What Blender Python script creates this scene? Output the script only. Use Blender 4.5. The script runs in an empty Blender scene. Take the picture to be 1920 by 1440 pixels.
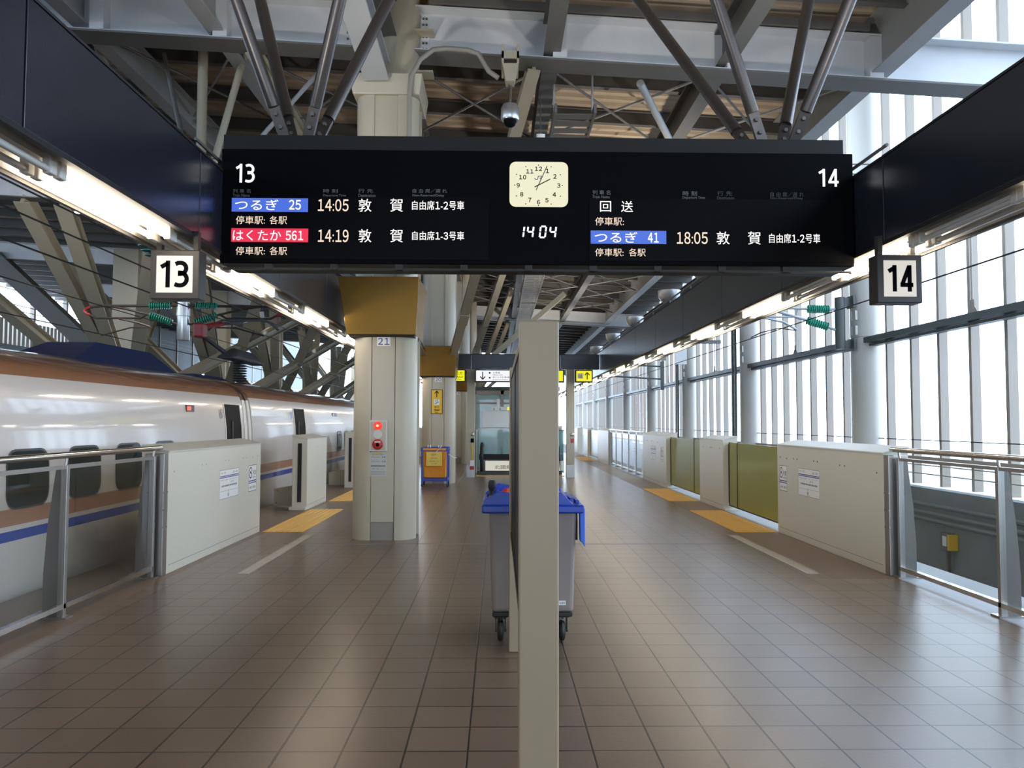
import bpy, bmesh, math, random
from mathutils import Vector, Matrix
random.seed(7)
S = bpy.context.scene
COL = bpy.context.collection
PI = math.pi

# ------------------------------------------------------------------ materials
def nmat(name):
    m = bpy.data.materials.new(name); m.use_nodes = True
    nt = m.node_tree
    return m, nt, nt.nodes['Principled BSDF']

def mat(name, col, rough=0.5, metal=0.0, spec=0.5, coat=0.0, noise=0.0, nscale=6.0, emit=None, estr=0.0, bump=0.0):
    m, nt, b = nmat(name)
    b.inputs['Base Color'].default_value = (*col, 1)
    b.inputs['Roughness'].default_value = rough
    b.inputs['Metallic'].default_value = metal
    b.inputs['Specular IOR Level'].default_value = spec
    b.inputs['Coat Weight'].default_value = coat
    b.inputs['Coat Roughness'].default_value = 0.06
    if emit:
        b.inputs['Emission Color'].default_value = (*emit, 1)
        b.inputs['Emission Strength'].default_value = estr
    if noise or bump:
        tc = nt.nodes.new('ShaderNodeTexCoord')
        nz = nt.nodes.new('ShaderNodeTexNoise'); nz.inputs['Scale'].default_value = nscale; nz.inputs['Detail'].default_value = 5
        nt.links.new(tc.outputs['Object'], nz.inputs['Vector'])
        if noise:
            rp = nt.nodes.new('ShaderNodeMix'); rp.data_type = 'RGBA'
            rp.inputs['A'].default_value = (*[c*(1-noise) for c in col], 1)
            rp.inputs['B'].default_value = (*[min(1, c*(1+noise)) for c in col], 1)
            nt.links.new(nz.outputs['Fac'], rp.inputs['Factor'])
            nt.links.new(rp.outputs['Result'], b.inputs['Base Color'])
        if bump:
            bp = nt.nodes.new('ShaderNodeBump'); bp.inputs['Strength'].default_value = bump; bp.inputs['Distance'].default_value = 0.01
            nt.links.new(nz.outputs['Fac'], bp.inputs['Height'])
            nt.links.new(bp.outputs['Normal'], b.inputs['Normal'])
    return m

def emis(name, col, s):
    m, nt, b = nmat(name)
    b.inputs['Base Color'].default_value = (0.02, 0.02, 0.02, 1)
    b.inputs['Emission Color'].default_value = (*col, 1); b.inputs['Emission Strength'].default_value = s
    return m

def glassmat(name, tint, gloss=0.12, rough=0.02, haze=0.0, hazecol=(0.8, 0.85, 0.85)):
    m = bpy.data.materials.new(name); m.use_nodes = True
    nt = m.node_tree; nt.nodes.clear()
    out = nt.nodes.new('ShaderNodeOutputMaterial')
    tr = nt.nodes.new('ShaderNodeBsdfTransparent'); tr.inputs['Color'].default_value = (*tint, 1)
    gl = nt.nodes.new('ShaderNodeBsdfGlossy'); gl.inputs['Roughness'].default_value = rough
    fr = nt.nodes.new('ShaderNodeFresnel'); fr.inputs['IOR'].default_value = 1.45
    mx = nt.nodes.new('ShaderNodeMixShader')
    last = tr.outputs[0]
    if haze:
        df = nt.nodes.new('ShaderNodeBsdfTranslucent'); df.inputs['Color'].default_value = (*hazecol, 1)
        d2 = nt.nodes.new('ShaderNodeBsdfDiffuse'); d2.inputs['Color'].default_value = (*hazecol, 1)
        ad = nt.nodes.new('ShaderNodeMixShader'); ad.inputs[0].default_value = 0.5
        nt.links.new(df.outputs[0], ad.inputs[1]); nt.links.new(d2.outputs[0], ad.inputs[2])
        hm = nt.nodes.new('ShaderNodeMixShader'); hm.inputs[0].default_value = haze
        nt.links.new(last, hm.inputs[1]); nt.links.new(ad.outputs[0], hm.inputs[2]); last = hm.outputs[0]
    ma = nt.nodes.new('ShaderNodeMath'); ma.operation = 'MULTIPLY'; ma.inputs[1].default_value = gloss/0.12
    nt.links.new(fr.outputs[0], ma.inputs[0]); 
    ge = nt.nodes.new('ShaderNodeNewGeometry'); iv = nt.nodes.new('ShaderNodeMath'); iv.operation = 'SUBTRACT'; iv.inputs[0].default_value = 1.0
    nt.links.new(ge.outputs['Backfacing'], iv.inputs[1])
    mb = nt.nodes.new('ShaderNodeMath'); mb.operation = 'MULTIPLY'; mb.use_clamp = True
    nt.links.new(ma.outputs[0], mb.inputs[0]); nt.links.new(iv.outputs[0], mb.inputs[1]); nt.links.new(mb.outputs[0], mx.inputs[0])
    nt.links.new(last, mx.inputs[1]); nt.links.new(gl.outputs[0], mx.inputs[2])
    nt.links.new(mx.outputs[0], out.inputs[0])
    return m

M = {}
M['fascia'] = mat('navy coated metal', (0.016, 0.019, 0.028), 0.26, 0.0, 0.6)
M['fascia_r'] = M['fascia']
M['black'] = mat('black housing', (0.004, 0.004, 0.005), 0.4, 0, 0.03)
M['capm'] = mat('dark cap', (0.018, 0.017, 0.016), 0.5, 0, 0.2)
M['matblack'] = mat('matt black', (0.01, 0.01, 0.01), 0.6)
M['led'] = mat('led screen face', (0.005, 0.005, 0.006), 0.3, 0, 0.05)
M['frame'] = mat('sign frame', (0.035, 0.032, 0.03), 0.45, 0.1, 0.3)
M['cream'] = mat('cream column paint', (0.41, 0.365, 0.27), 0.32, 0, 0.5, noise=0.04, nscale=2)
M['creamd'] = mat('grey kick plate', (0.24, 0.22, 0.19), 0.5)
M['post'] = mat('beige post paint', (0.29, 0.23, 0.15), 0.45, noise=0.04, nscale=3)
M['steel'] = mat('grey painted steel', (0.36, 0.37, 0.37), 0.5, noise=0.12, nscale=2.5)
M['beam'] = mat('pale painted beam', (0.62, 0.63, 0.64), 0.5, noise=0.10, nscale=2.5)
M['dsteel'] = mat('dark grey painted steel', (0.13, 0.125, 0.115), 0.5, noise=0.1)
M['pipe'] = mat('dark bronze pipe', (0.075, 0.062, 0.055), 0.32, 0.5, noise=0.15, nscale=20)
M['gold'] = mat('gold anodised panel', (0.36, 0.205, 0.045), 0.24, 0.8, noise=0.05, nscale=3)
M['gate'] = mat('off white gate panel', (0.58, 0.555, 0.47), 0.32, noise=0.02, nscale=2)
M['gatetop'] = mat('gate top cover', (0.52, 0.51, 0.46), 0.35)
M['stain'] = mat('brushed stainless', (0.34, 0.32, 0.30), 0.3, 0.85, noise=0.06, nscale=40)
M['blade'] = mat('dull steel blade', (0.17, 0.16, 0.15), 0.4, 0.5)
M['chrome'] = mat('polished steel', (0.62, 0.6, 0.58), 0.16, 1.0)
M['white'] = mat('white print', (0.78, 0.78, 0.76), 0.4)
M['ink'] = mat('dark ink', (0.003, 0.003, 0.004), 0.7, 0, 0.02)
M['blueink'] = mat('blue ink', (0.03, 0.04, 0.22), 0.5)
M['greyink'] = mat('grey print', (0.16, 0.16, 0.17), 0.5)
M['red'] = mat('red plastic', (0.42, 0.015, 0.01), 0.35)
M['redlamp'] = mat('lit red lamp', (0.4, 0.01, 0.01), 0.3, emit=(1, 0.04, 0.02), estr=1.1)
M['redcore'] = emis('red lamp core', (1, 0.35, 0.18), 2.5)
M['blue'] = mat('blue plastic', (0.012, 0.055, 0.42), 0.3)
M['bluelt'] = mat('bright blue plastic', (0.03, 0.16, 0.75), 0.35)
M['binbody'] = mat('taupe plastic bin', (0.24, 0.205, 0.19), 0.42)
M['rubber'] = mat('black rubber', (0.012, 0.012, 0.012), 0.6)
M['orange'] = mat('orange canvas', (0.72, 0.27, 0.015), 0.6, noise=0.12, nscale=8, bump=0.4)
M['yellowp'] = mat('yellow card', (0.75, 0.55, 0.10), 0.5)
M['yellow'] = mat('yellow sign plate', (0.72, 0.45, 0.01), 0.4)
M['tactile'] = mat('yellow tactile paving', (0.72, 0.44, 0.12), 0.55, noise=0.08, nscale=12)
M['line'] = mat('worn pale line', (0.36, 0.33, 0.30), 0.5, noise=0.2, nscale=9)
M['concrete'] = mat('platform concrete', (0.32, 0.33, 0.34), 0.6, noise=0.1, nscale=1.5)
M['wallgrey'] = mat('parapet concrete', (0.20, 0.22, 0.235), 0.8, noise=0.18, nscale=1.2)
M['track'] = mat('track slab', (0.14, 0.14, 0.14), 0.85, noise=0.2, nscale=2)
M['rail'] = mat('rail steel', (0.2, 0.16, 0.13), 0.4, 0.8)
M['wallcol'] = mat('pale wall column paint', (0.50, 0.475, 0.43), 0.45)
M['fin'] = mat('pale aluminium fin', (0.32, 0.275, 0.23), 0.6)
M['ledge'] = mat('dark green grey ledge', (0.075, 0.085, 0.08), 0.45)
M['green'] = mat('green porcelain insulator', (0.03, 0.32, 0.22), 0.25)
M['teal'] = glassmat('teal tinted glass', (0.60, 0.78, 0.78), 0.15, 0.02, haze=0.55, hazecol=(0.70, 0.83, 0.82))
M['olive'] = mat('olive glass door', (0.235, 0.24, 0.05), 0.2, 0, 0.5, noise=0.06, nscale=1)
M['fglass'] = glassmat('fence glass', (0.93, 0.945, 0.93), 0.12)
M['wglass'] = glassmat('curtain wall glass', (0.97, 0.975, 0.985), 0.06)
M['twin'] = mat('train window glass', (0.02, 0.028, 0.028), 0.08, 0, 0.6)
M['tdark'] = mat('train dark interior', (0.008, 0.006, 0.005), 0.6, 0, 0.08)
M['trim'] = mat('train window rubber', (0.05, 0.05, 0.055), 0.4)
M['navyroof'] = mat('train blue roof', (0.018, 0.035, 0.13), 0.4)
M['gang'] = mat('gangway cover', (0.62, 0.59, 0.54), 0.45)
M['gangd'] = mat('dark gangway cover', (0.10, 0.06, 0.035), 0.4)
M['pant'] = mat('pantograph grey', (0.07, 0.07, 0.075), 0.5)
M['wire'] = mat('overhead wire', (0.05, 0.045, 0.04), 0.5, 0.6)
M['tube_on'] = emis('lit fluorescent tube', (1.0, 0.86, 0.66), 34.0)
M['tube_off'] = mat('unlit fluorescent tube', (0.55, 0.54, 0.5), 0.3)
M['trough'] = mat('white lamp trough', (0.62, 0.60, 0.55), 0.4)
M['clockface'] = emis('lit clock face', (0.93, 0.90, 0.64), 0.92)
M['ledwhite'] = emis('white leds', (1.0, 0.96, 0.93), 1.5)
M['ledcool'] = emis('cool white leds', (0.90, 0.90, 1.0), 1.6)
M['ledwarm'] = emis('warm leds', (1.0, 0.80, 0.62), 1.0)
M['numwhite'] = emis('backlit numeral', (1, 1, 1), 1.3)
M['dim'] = mat('dim caption', (0.20, 0.20, 0.20), 0.5)
M['dimmer'] = mat('very dim caption', (0.07, 0.07, 0.07), 0.5)
M['panel_lit'] = emis('backlit panel', (1.0, 0.955, 0.86), 0.93)
M['panel_lit2'] = emis('weakly backlit panel', (0.93, 0.88, 0.80), 0.72)
M['ysign'] = emis('backlit yellow sign', (0.92, 0.90, 0.0), 0.95)
M['wsign'] = emis('backlit white sign', (0.9, 0.9, 0.93), 1.0)
M['adpanel'] = emis('backlit ad panel', (0.86, 0.84, 0.70), 0.7)
M['bowl'] = mat('silver lamp bowl', (0.55, 0.55, 0.55), 0.3, 0.8)
M['spot'] = emis('lit spotlight', (1, 0.97, 0.9), 8.0)
M['ledorange'] = emis('orange led', (1.0, 0.16, 0.06), 1.0)
M['navyled'] = mat('navy display', (0.03, 0.03, 0.12), 0.3)
M['ribbed'] = mat('ribbed wall panel', (0.45, 0.40, 0.34), 0.6)

def led_bg(name, c1, c2):
    m, nt, b = nmat(name)
    tc = nt.nodes.new('ShaderNodeTexCoord'); mp = nt.nodes.new('ShaderNodeMapping'); mp.inputs['Rotation'].default_value = (0, 0.6, 0)
    nt.links.new(tc.outputs['Object'], mp.inputs['Vector'])
    w = nt.nodes.new('ShaderNodeTexWave'); w.inputs['Scale'].default_value = 26; w.inputs['Distortion'].default_value = 1.0
    nt.links.new(mp.outputs['Vector'], w.inputs['Vector'])
    mx = nt.nodes.new('ShaderNodeMix'); mx.data_type = 'RGBA'
    mx.inputs['A'].default_value = (*c1, 1); mx.inputs['B'].default_value = (*c2, 1)
    nt.links.new(w.outputs['Fac'], mx.inputs['Factor'])
    nt.links.new(mx.outputs['Result'], b.inputs['Emission Color']); b.inputs['Emission Strength'].default_value = 1.0
    b.inputs['Base Color'].default_value = (0.02, 0.02, 0.02, 1)
    return m
M['ledblue'] = led_bg('blue led field', (0.03, 0.09, 0.62), (0.10, 0.22, 0.85))
M['ledred'] = led_bg('red led field', (0.80, 0.01, 0.05), (0.95, 0.03, 0.10))

def tile_mat():
    m, nt, b = nmat('platform tile')
    tc = nt.nodes.new('ShaderNodeTexCoord'); mp = nt.nodes.new('ShaderNodeMapping')
    mp.inputs['Location'].default_value = (0.144 + 30.45, -3.947 + 30.45, 0)
    nt.links.new(tc.outputs['Object'], mp.inputs['Vector'])
    br = nt.nodes.new('ShaderNodeTexBrick'); br.offset = 0; br.squash = 1
    br.inputs['Scale'].default_value = 1.0; br.inputs['Brick Width'].default_value = 0.3045; br.inputs['Row Height'].default_value = 0.3045
    br.inputs['Mortar Size'].default_value = 0.0062; br.inputs['Mortar Smooth'].default_value = 0.25; br.inputs['Bias'].default_value = 0
    br.inputs['Color1'].default_value = (0.140, 0.099, 0.074, 1); br.inputs['Color2'].default_value = (0.165, 0.119, 0.090, 1)
    br.inputs['Mortar'].default_value = (0.012, 0.009, 0.008, 1)
    nt.links.new(mp.outputs['Vector'], br.inputs['Vector'])
    nz = nt.nodes.new('ShaderNodeTexNoise'); nz.inputs['Scale'].default_value = 0.9; nz.inputs['Detail'].default_value = 6
    nt.links.new(tc.outputs['Object'], nz.inputs['Vector'])
    mx = nt.nodes.new('ShaderNodeMix'); mx.data_type = 'RGBA'; mx.blend_type = 'MULTIPLY'; mx.inputs['Factor'].default_value = 0.3
    nt.links.new(br.outputs['Color'], mx.inputs['A']); nt.links.new(nz.outputs['Fac'], mx.inputs['B'])
    nt.links.new(mx.outputs['Result'], b.inputs['Base Color'])
    n2 = nt.nodes.new('ShaderNodeTexNoise'); n2.inputs['Scale'].default_value = 45; n2.inputs['Detail'].default_value = 4; n2.inputs['Distortion'].default_value = 1.5
    nt.links.new(tc.outputs['Object'], n2.inputs['Vector'])
    bp = nt.nodes.new('ShaderNodeBump'); bp.inputs['Strength'].default_value = 0.16; bp.inputs['Distance'].default_value = 0.004
    nt.links.new(n2.outputs['Fac'], bp.inputs['Height'])
    b2 = nt.nodes.new('ShaderNodeBump'); b2.inputs['Strength'].default_value = 0.5; b2.inputs['Distance'].default_value = 0.003; b2.invert = True
    nt.links.new(br.outputs['Fac'], b2.inputs['Height']); nt.links.new(bp.outputs['Normal'], b2.inputs['Normal'])
    nt.links.new(b2.outputs['Normal'], b.inputs['Normal'])
    b.inputs['Roughness'].default_value = 0.28; b.inputs['Specular IOR Level'].default_value = 0.45
    return m
M['tile'] = tile_mat()
M['band'] = mat('smooth platform band', (0.15, 0.11, 0.084), 0.42, noise=0.1, nscale=2)

def deck_mat():
    m, nt, b = nmat('tan roof deck')
    tc = nt.nodes.new('ShaderNodeTexCoord'); mp = nt.nodes.new('ShaderNodeMapping'); mp.inputs['Scale'].default_value = (0.25, 6, 6)
    nt.links.new(tc.outputs['Object'], mp.inputs['Vector'])
    nz = nt.nodes.new('ShaderNodeTexNoise'); nz.inputs['Scale'].default_value = 1.0; nz.inputs['Detail'].default_value = 4
    nt.links.new(mp.outputs['Vector'], nz.inputs['Vector'])
    mx = nt.nodes.new('ShaderNodeMix'); mx.data_type = 'RGBA'
    mx.inputs['A'].default_value = (0.40, 0.31, 0.215, 1); mx.inputs['B'].default_value = (0.60, 0.50, 0.37, 1)
    nt.links.new(nz.outputs['Fac'], mx.inputs['Factor']); nt.links.new(mx.outputs['Result'], b.inputs['Base Color'])
    b.inputs['Roughness'].default_value = 0.6
    return m
M['deck'] = deck_mat()

def train_mat():
    # livery: white sides, blue stripe, copper stripe, copper shoulder, blue roof (bands are paint at fixed heights)
    m, nt, b = nmat('train livery')
    tc = nt.nodes.new('ShaderNodeTexCoord'); sp = nt.nodes.new('ShaderNodeSeparateXYZ')
    nt.links.new(tc.outputs['Object'], sp.inputs[0])
    rp = nt.nodes.new('ShaderNodeValToRGB'); rp.color_ramp.interpolation = 'CONSTANT'
    mr = nt.nodes.new('ShaderNodeMapRange'); mr.inputs['From Min'].default_value = 0.0; mr.inputs['From Max'].default_value = 4.0   # heights above the body's underside
    nt.links.new(sp.outputs['Z'], mr.inputs['Value']); nt.links.new(mr.outputs[0], rp.inputs[0])
    e = rp.color_ramp.elements
    W = (0.54, 0.50, 0.47, 1); Bl = (0.015, 0.045, 0.30, 1); Cu = (0.27, 0.130, 0.070, 1); Cs = (0.34, 0.17, 0.105, 1); Nv = (0.014, 0.03, 0.11, 1)
    e[0].position = 0; e[0].color = (0.45, 0.46, 0.46, 1)
    e[1].position = (-0.55+1)/4; e[1].color = W
    for z, c in ((0.475, Bl), (0.565, W), (0.625, Cs), (0.77, W), (2.03, Cu), (2.385, Nv)):
        k = e.new((z+1)/4); k.color = c
    nt.links.new(rp.outputs[0], b.inputs['Base Color'])
    b.inputs['Roughness'].default_value = 0.22; b.inputs['Coat Weight'].default_value = 0.6; b.inputs['Coat Roughness'].default_value = 0.05
    return m
M['train'] = train_mat()

# ------------------------------------------------------------------ object helpers
WLOC = {}
def tag(o, label=None, cat=None, group=None, kind=None):
    if label: o['label'] = label
    if cat: o['category'] = cat
    if group: o['group'] = group
    if kind: o['kind'] = kind
    return o

def thing(name, label, cat, loc, group=None):
    o = bpy.data.objects.new(name, None); COL.objects.link(o)
    o.location = loc; o.empty_display_size = 0.1
    WLOC[o.name] = Vector(loc)
    return tag(o, label, cat, group)

class B:
    def __init__(s): s.bm = bmesh.new()
    def _faces(s, vs, fs):
        v = [s.bm.verts.new(p) for p in vs]
        for f in fs:
            try: s.bm.faces.new([v[i] for i in f])
            except ValueError: pass
        return s
    def box(s, x0, x1, y0, y1, z0, z1):
        x0, x1 = sorted((x0, x1)); y0, y1 = sorted((y0, y1)); z0, z1 = sorted((z0, z1))
        vs = [(x0,y0,z0),(x1,y0,z0),(x1,y1,z0),(x0,y1,z0),(x0,y0,z1),(x1,y0,z1),(x1,y1,z1),(x0,y1,z1)]
        return s._faces(vs, [(0,3,2,1),(4,5,6,7),(0,1,5,4),(1,2,6,5),(2,3,7,6),(3,0,4,7)])
    def hexa(s, vs):
        return s._faces(vs, [(0,3,2,1),(4,5,6,7),(0,1,5,4),(1,2,6,5),(2,3,7,6),(3,0,4,7)])
    def prism(s, poly, axis, a0, a1):
        n = len(poly)
        def mk(p, a):
            if axis == 'y': return (p[0], a, p[1])
            if axis == 'x': return (a, p[0], p[1])
            return (p[0], p[1], a)
        vs = [mk(p, a0) for p in poly] + [mk(p, a1) for p in poly]
        return s._faces(vs, [tuple(range(n)), tuple(range(2*n-1, n-1, -1))] + [(i, n+i, n+(i+1) % n, (i+1) % n) for i in range(n)])
    def tube(s, pts, r, n=8, cap=True):
        pts = [Vector(p) for p in pts]
        rs = r if isinstance(r, (list, tuple)) else [r]*len(pts)
        rings = []; up = None
        for i, p in enumerate(pts):
            if i == 0: d = pts[1]-p
            elif i == len(pts)-1: d = p-pts[i-1]
            else: d = (pts[i+1]-p).normalized() + (p-pts[i-1]).normalized()
            d.normalize()
            if up is None: up = Vector((0,0,1)) if abs(d.z) < 0.9 else Vector((1,0,0))
            a = d.cross(up)
            if a.length < 1e-4: a = d.cross(Vector((0,1,0)))
            a.normalize(); b = a.cross(d).normalized()
            up = b
            rings.append([s.bm.verts.new(p + (a*math.cos(2*PI*k/n) + b*math.sin(2*PI*k/n))*rs[i]) for k in range(n)])
        for i in range(len(rings)-1):
            for k in range(n):
                s.bm.faces.new((rings[i][k], rings[i][(k+1) % n], rings[i+1][(k+1) % n], rings[i+1][k]))
        if cap:
            s.bm.faces.new(rings[0][::-1]); s.bm.faces.new(rings[-1])
        return s
    def lathe(s, prof, c, n=20, axis='z'):
        rings = []
        for r, h in prof:
            ring = []
            for k in range(n):
                a = 2*PI*k/n; u, v = r*math.cos(a), r*math.sin(a)
                p = (u, v, h) if axis == 'z' else ((u, h, v) if axis == 'y' else (h, u, v))
                ring.append(s.bm.verts.new((c[0]+p[0], c[1]+p[1], c[2]+p[2])))
            rings.append(ring)
        for i in range(len(rings)-1):
            for k in range(n):
                s.bm.faces.new((rings[i][k], rings[i][(k+1) % n], rings[i+1][(k+1) % n], rings[i+1][k]))
        s.bm.faces.new(rings[0][::-1]); s.bm.faces.new(rings[-1])
        return s
    def bar(s, p0, p1, w, h, side=None):
        p0, p1 = Vector(p0), Vector(p1); d = (p1-p0).normalized()
        a = Vector(side) if side else d.cross(Vector((0,0,1)))
        if a.length < 1e-3: a = Vector((1,0,0))
        a = (a - d*a.dot(d)).normalized(); b = a.cross(d).normalized()
        vs = []
        for p in (p0, p1):
            for u, v in ((-1,-1),(1,-1),(1,1),(-1,1)): vs.append(p + a*u*w/2 + b*v*h/2)
        return s.hexa(vs)
    def ibeam(s, p0, p1, w, h, tf=0.02, tw=0.014, side=None):
        p0, p1 = Vector(p0), Vector(p1); d = (p1-p0).normalized()
        a = Vector(side) if side else d.cross(Vector((0,0,1)))
        if a.length < 1e-3: a = Vector((1,0,0))
        a = (a - d*a.dot(d)).normalized(); b = a.cross(d).normalized()
        if b.z < 0: b = -b
        pr = [(-w/2,-h/2),(w/2,-h/2),(w/2,-h/2+tf),(tw/2,-h/2+tf),(tw/2,h/2-tf),(w/2,h/2-tf),(w/2,h/2),(-w/2,h/2),(-w/2,h/2-tf),(-tw/2,h/2-tf),(-tw/2,-h/2+tf),(-w/2,-h/2+tf)]
        n = len(pr); vs = [p + a*u + b*v for p in (p0, p1) for u, v in pr]
        fs = [(i, n+i, n+(i+1) % n, (i+1) % n) for i in range(n)]
        for o in (0, n):
            fs += [(o, o+1, o+2, o+11), (o+11, o+2, o+3, o+10), (o+10, o+3, o+4, o+9), (o+9, o+4, o+5, o+8), (o+8, o+5, o+6, o+7)]
        return s._faces(vs, fs)
    def build(s, name, m, parent=None, smooth=False, bevel=0.0, seg=2, loc=None, label=None):
        bm = s.bm
        bmesh.ops.recalc_face_normals(bm, faces=bm.faces)
        if parent is not None:
            off = WLOC[parent.name]
        elif loc is not None: off = Vector(loc)
        else:
            xs = [v.co for v in bm.verts]
            lo = [min(c[i] for c in xs) for i in range(3)]; hi = [max(c[i] for c in xs) for i in range(3)]
            off = Vector(((lo[0]+hi[0])/2, (lo[1]+hi[1])/2, lo[2]))
        bmesh.ops.translate(bm, verts=bm.verts, vec=-off)
        me = bpy.data.meshes.new(name); bm.to_mesh(me); bm.free()
        me.materials.append(M[m] if isinstance(m, str) else m)
        if smooth:
            me.polygons.foreach_set('use_smooth', [True]*len(me.polygons))
        o = bpy.data.objects.new(name, me); COL.objects.link(o)
        if parent is not None:
            o.parent = parent; WLOC[o.name] = off.copy()
        else:
            o.location = off; WLOC[o.name] = off.copy()
        if smooth:
            me.set_sharp_from_angle(angle=math.radians(38))
        if bevel:
            b = o.modifiers.new('bevel', 'BEVEL'); b.width = bevel; b.segments = seg; b.limit_method = 'ANGLE'; b.angle_limit = math.radians(40)
        if label: o['label'] = label
        return o

def struct(o): o['kind'] = 'structure'; return o

def copy_tree(o, parent=None):
    c = o.copy(); COL.objects.link(c)
    if parent is not None: c.parent = parent
    for ch in list(o.children): copy_tree(ch, c)
    return c

ORD = ['first','second','third','fourth','fifth','sixth','seventh','eighth','ninth','tenth','eleventh','twelfth','thirteenth','fourteenth','fifteenth','sixteenth','seventeenth','eighteenth','nineteenth','twentieth','twenty-first','twenty-second','twenty-third','twenty-fourth','twenty-fifth','twenty-sixth','twenty-seventh','twenty-eighth','twenty-ninth','thirtieth']

# text: glyph outlines fitted to a rectangle in a plane (o = lower left, u = reading direction, v = up)
FULL = {c: chr(ord(c)+0xFEE0) for c in '0123456789'}
def _outline(body, bold):
    cu = bpy.data.curves.new('t', 'FONT'); cu.body = body; cu.offset = bold; cu.resolution_u = 3
    ob = bpy.data.objects.new('t', cu); COL.objects.link(ob)
    me = bpy.data.meshes.new_from_object(ob.evaluated_get(bpy.context.evaluated_depsgraph_get()))
    vs = [(q.co.x, q.co.y) for q in me.vertices]; fs = [tuple(f.vertices) for f in me.polygons]
    bpy.data.objects.remove(ob); bpy.data.curves.remove(cu); bpy.data.meshes.remove(me)
    return vs, fs
_cache = {}
def glyphs(bm, body, o, u, v, w, h, bold=0.0, keep=False):
    if any(c.isdigit() for c in body):
        # figures take their outlines from the wide set and are spaced by their ink
        V, Fs, cur = [], [], 0.0
        for c in body:
            if c == ' ': cur += 0.28; continue
            cjk = ord(c) > 0x2E80; bd = bold if c.isdigit() else 0.0
            if (c, bd) not in _cache: _cache[(c, bd)] = _outline(FULL.get(c, c), bd)
            vs, fs = _cache[(c, bd)]
            xs = [q[0] for q in vs]; a, b_ = min(xs), max(xs)
            if c == '1': a -= 0.06; b_ += 0.02
            n0 = len(V)
            if cjk: dx = cur; adv = 1.0
            else: dx = cur - a + 0.03; adv = b_-a + 0.10
            V += [(x+dx, y) for x, y in vs]; Fs += [tuple(n0+i for i in f) for f in fs]; cur += adv
    else:
        V, Fs = _outline(body, 0.0 if any(ord(c) > 0x2E80 for c in body) else bold)
    xs = [q[0] for q in V]; ys = [q[1] for q in V]
    x0, x1, y0, y1 = min(xs), max(xs), min(ys), max(ys)
    sx, sy = w/max(1e-6, x1-x0), h/max(1e-6, y1-y0)
    ox = oy = 0
    if keep:
        k = min(sx, sy); ox = (w-k*(x1-x0))/2; oy = (h-k*(y1-y0))/2; sx = sy = k
    o, u, v = Vector(o), Vector(u), Vector(v)
    vs = [bm.verts.new(o + u*((x-x0)*sx+ox) + v*((y-y0)*sy+oy)) for x, y in V]
    for f in Fs:
        try: bm.faces.new([vs[i] for i in f])
        except ValueError: pass

class T(B):
    # lettering on a plane
    def __init__(s, o, u=(1,0,0), v=(0,0,1)): super().__init__(); s.o, s.u, s.v = Vector(o), Vector(u), Vector(v); s.n = s.u.cross(s.v)
    def t(s, body, x0, x1, y0, y1, bold=0.0, keep=False):
        glyphs(s.bm, body, s.o + s.u*x0 + s.v*y0, s.u, s.v, x1-x0, y1-y0, bold, keep); return s
    def r(s, x0, x1, y0, y1):
        s._faces([s.o + s.u*a + s.v*b for a, b in ((x0,y0),(x1,y0),(x1,y1),(x0,y1))], [(0,1,2,3)]); return s
    def poly(s, pts):
        s._faces([s.o + s.u*a + s.v*b for a, b in pts], [tuple(range(len(pts)))]); return s
    def seg(s, a, b, w):
        a, b = Vector(a), Vector(b); d = (b-a).normalized(); p = Vector((-d.y, d.x))*w/2
        return s.poly([a-p, b-p, b+p, a+p])
    def disc(s, x, y, r, n=16, ry=None):
        return s.poly([(x+r*math.cos(2*PI*k/n), y+(ry or r)*math.sin(2*PI*k/n)) for k in range(n)])
    def arrow(s, x, y, h, up=True):
        k = 1 if up else -1
        s.seg((x, y-k*h/2), (x, y+k*h*0.36), h*0.13)
        s.seg((x, y+k*h*0.5), (x-h*0.33, y+k*h*0.12), h*0.13); s.seg((x, y+k*h*0.5), (x+h*0.33, y+k*h*0.12), h*0.13); return s

def figure(bm, ch, ox, oy, u, v, w, h, k):
    # signage numerals drawn as even-width strokes: 1, 3 and 4 in a w x h cell
    def strip(pts):
        n = len(pts); L, R = [], []
        for i in range(n):
            a = Vector(pts[max(0, i-1)]); c = Vector(pts[min(n-1, i+1)]); d = (c-a).normalized(); q = Vector((-d.y, d.x))*k/2
            m = Vector(pts[i]); L.append(m+q); R.append(m-q)
        P = lambda a: bm.verts.new(Vector(ox) + u*a.x + v*a.y) if False else bm.verts.new(oy + u*(ox+a.x) + v*a.y)
        l = [P(a) for a in L]; r = [P(a) for a in R]
        for i in range(n-1): bm.faces.new((r[i], r[i+1], l[i+1], l[i]))
    if ch == '1':
        strip([(w*0.68, 0), (w*0.68, h)]); strip([(w*0.68, h-k*0.62), (w*0.16, h*0.76)])
    elif ch == '4':
        strip([(w*0.72, 0), (w*0.72, h)]); strip([(w*0.72-k*0.1, h-k*0.35), (k*0.45, h*0.27)]); strip([(0, h*0.255), (w, h*0.255)])
    elif ch == '3':
        r1, r2 = h*0.245-k*0.25, h*0.275-k*0.25; cx = w*0.42
        up = [(w*0.06, h-k*0.85), (cx, h-k*0.5)] ; c1 = h-k*0.5-r1
        up = [(w*0.07, h-k*0.8), (w*0.24, h-k*0.54)] + [(cx + (w-k*0.5-cx-w*0.05)*math.cos(a), c1 + r1*math.sin(a)) for a in [PI/2 - PI*q/10 for q in range(11)]] + [(w*0.24, c1-r1)]
        strip(up); c2 = k*0.5+r2
        strip([(w*0.24, c2+r2)] + [(cx + (w-k*0.5-cx)*math.cos(a), c2 + r2*math.sin(a)) for a in [PI/2 - PI*q/10 for q in range(11)]] + [(w*0.24, k*0.53), (w*0.03, k*0.8)])
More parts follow.
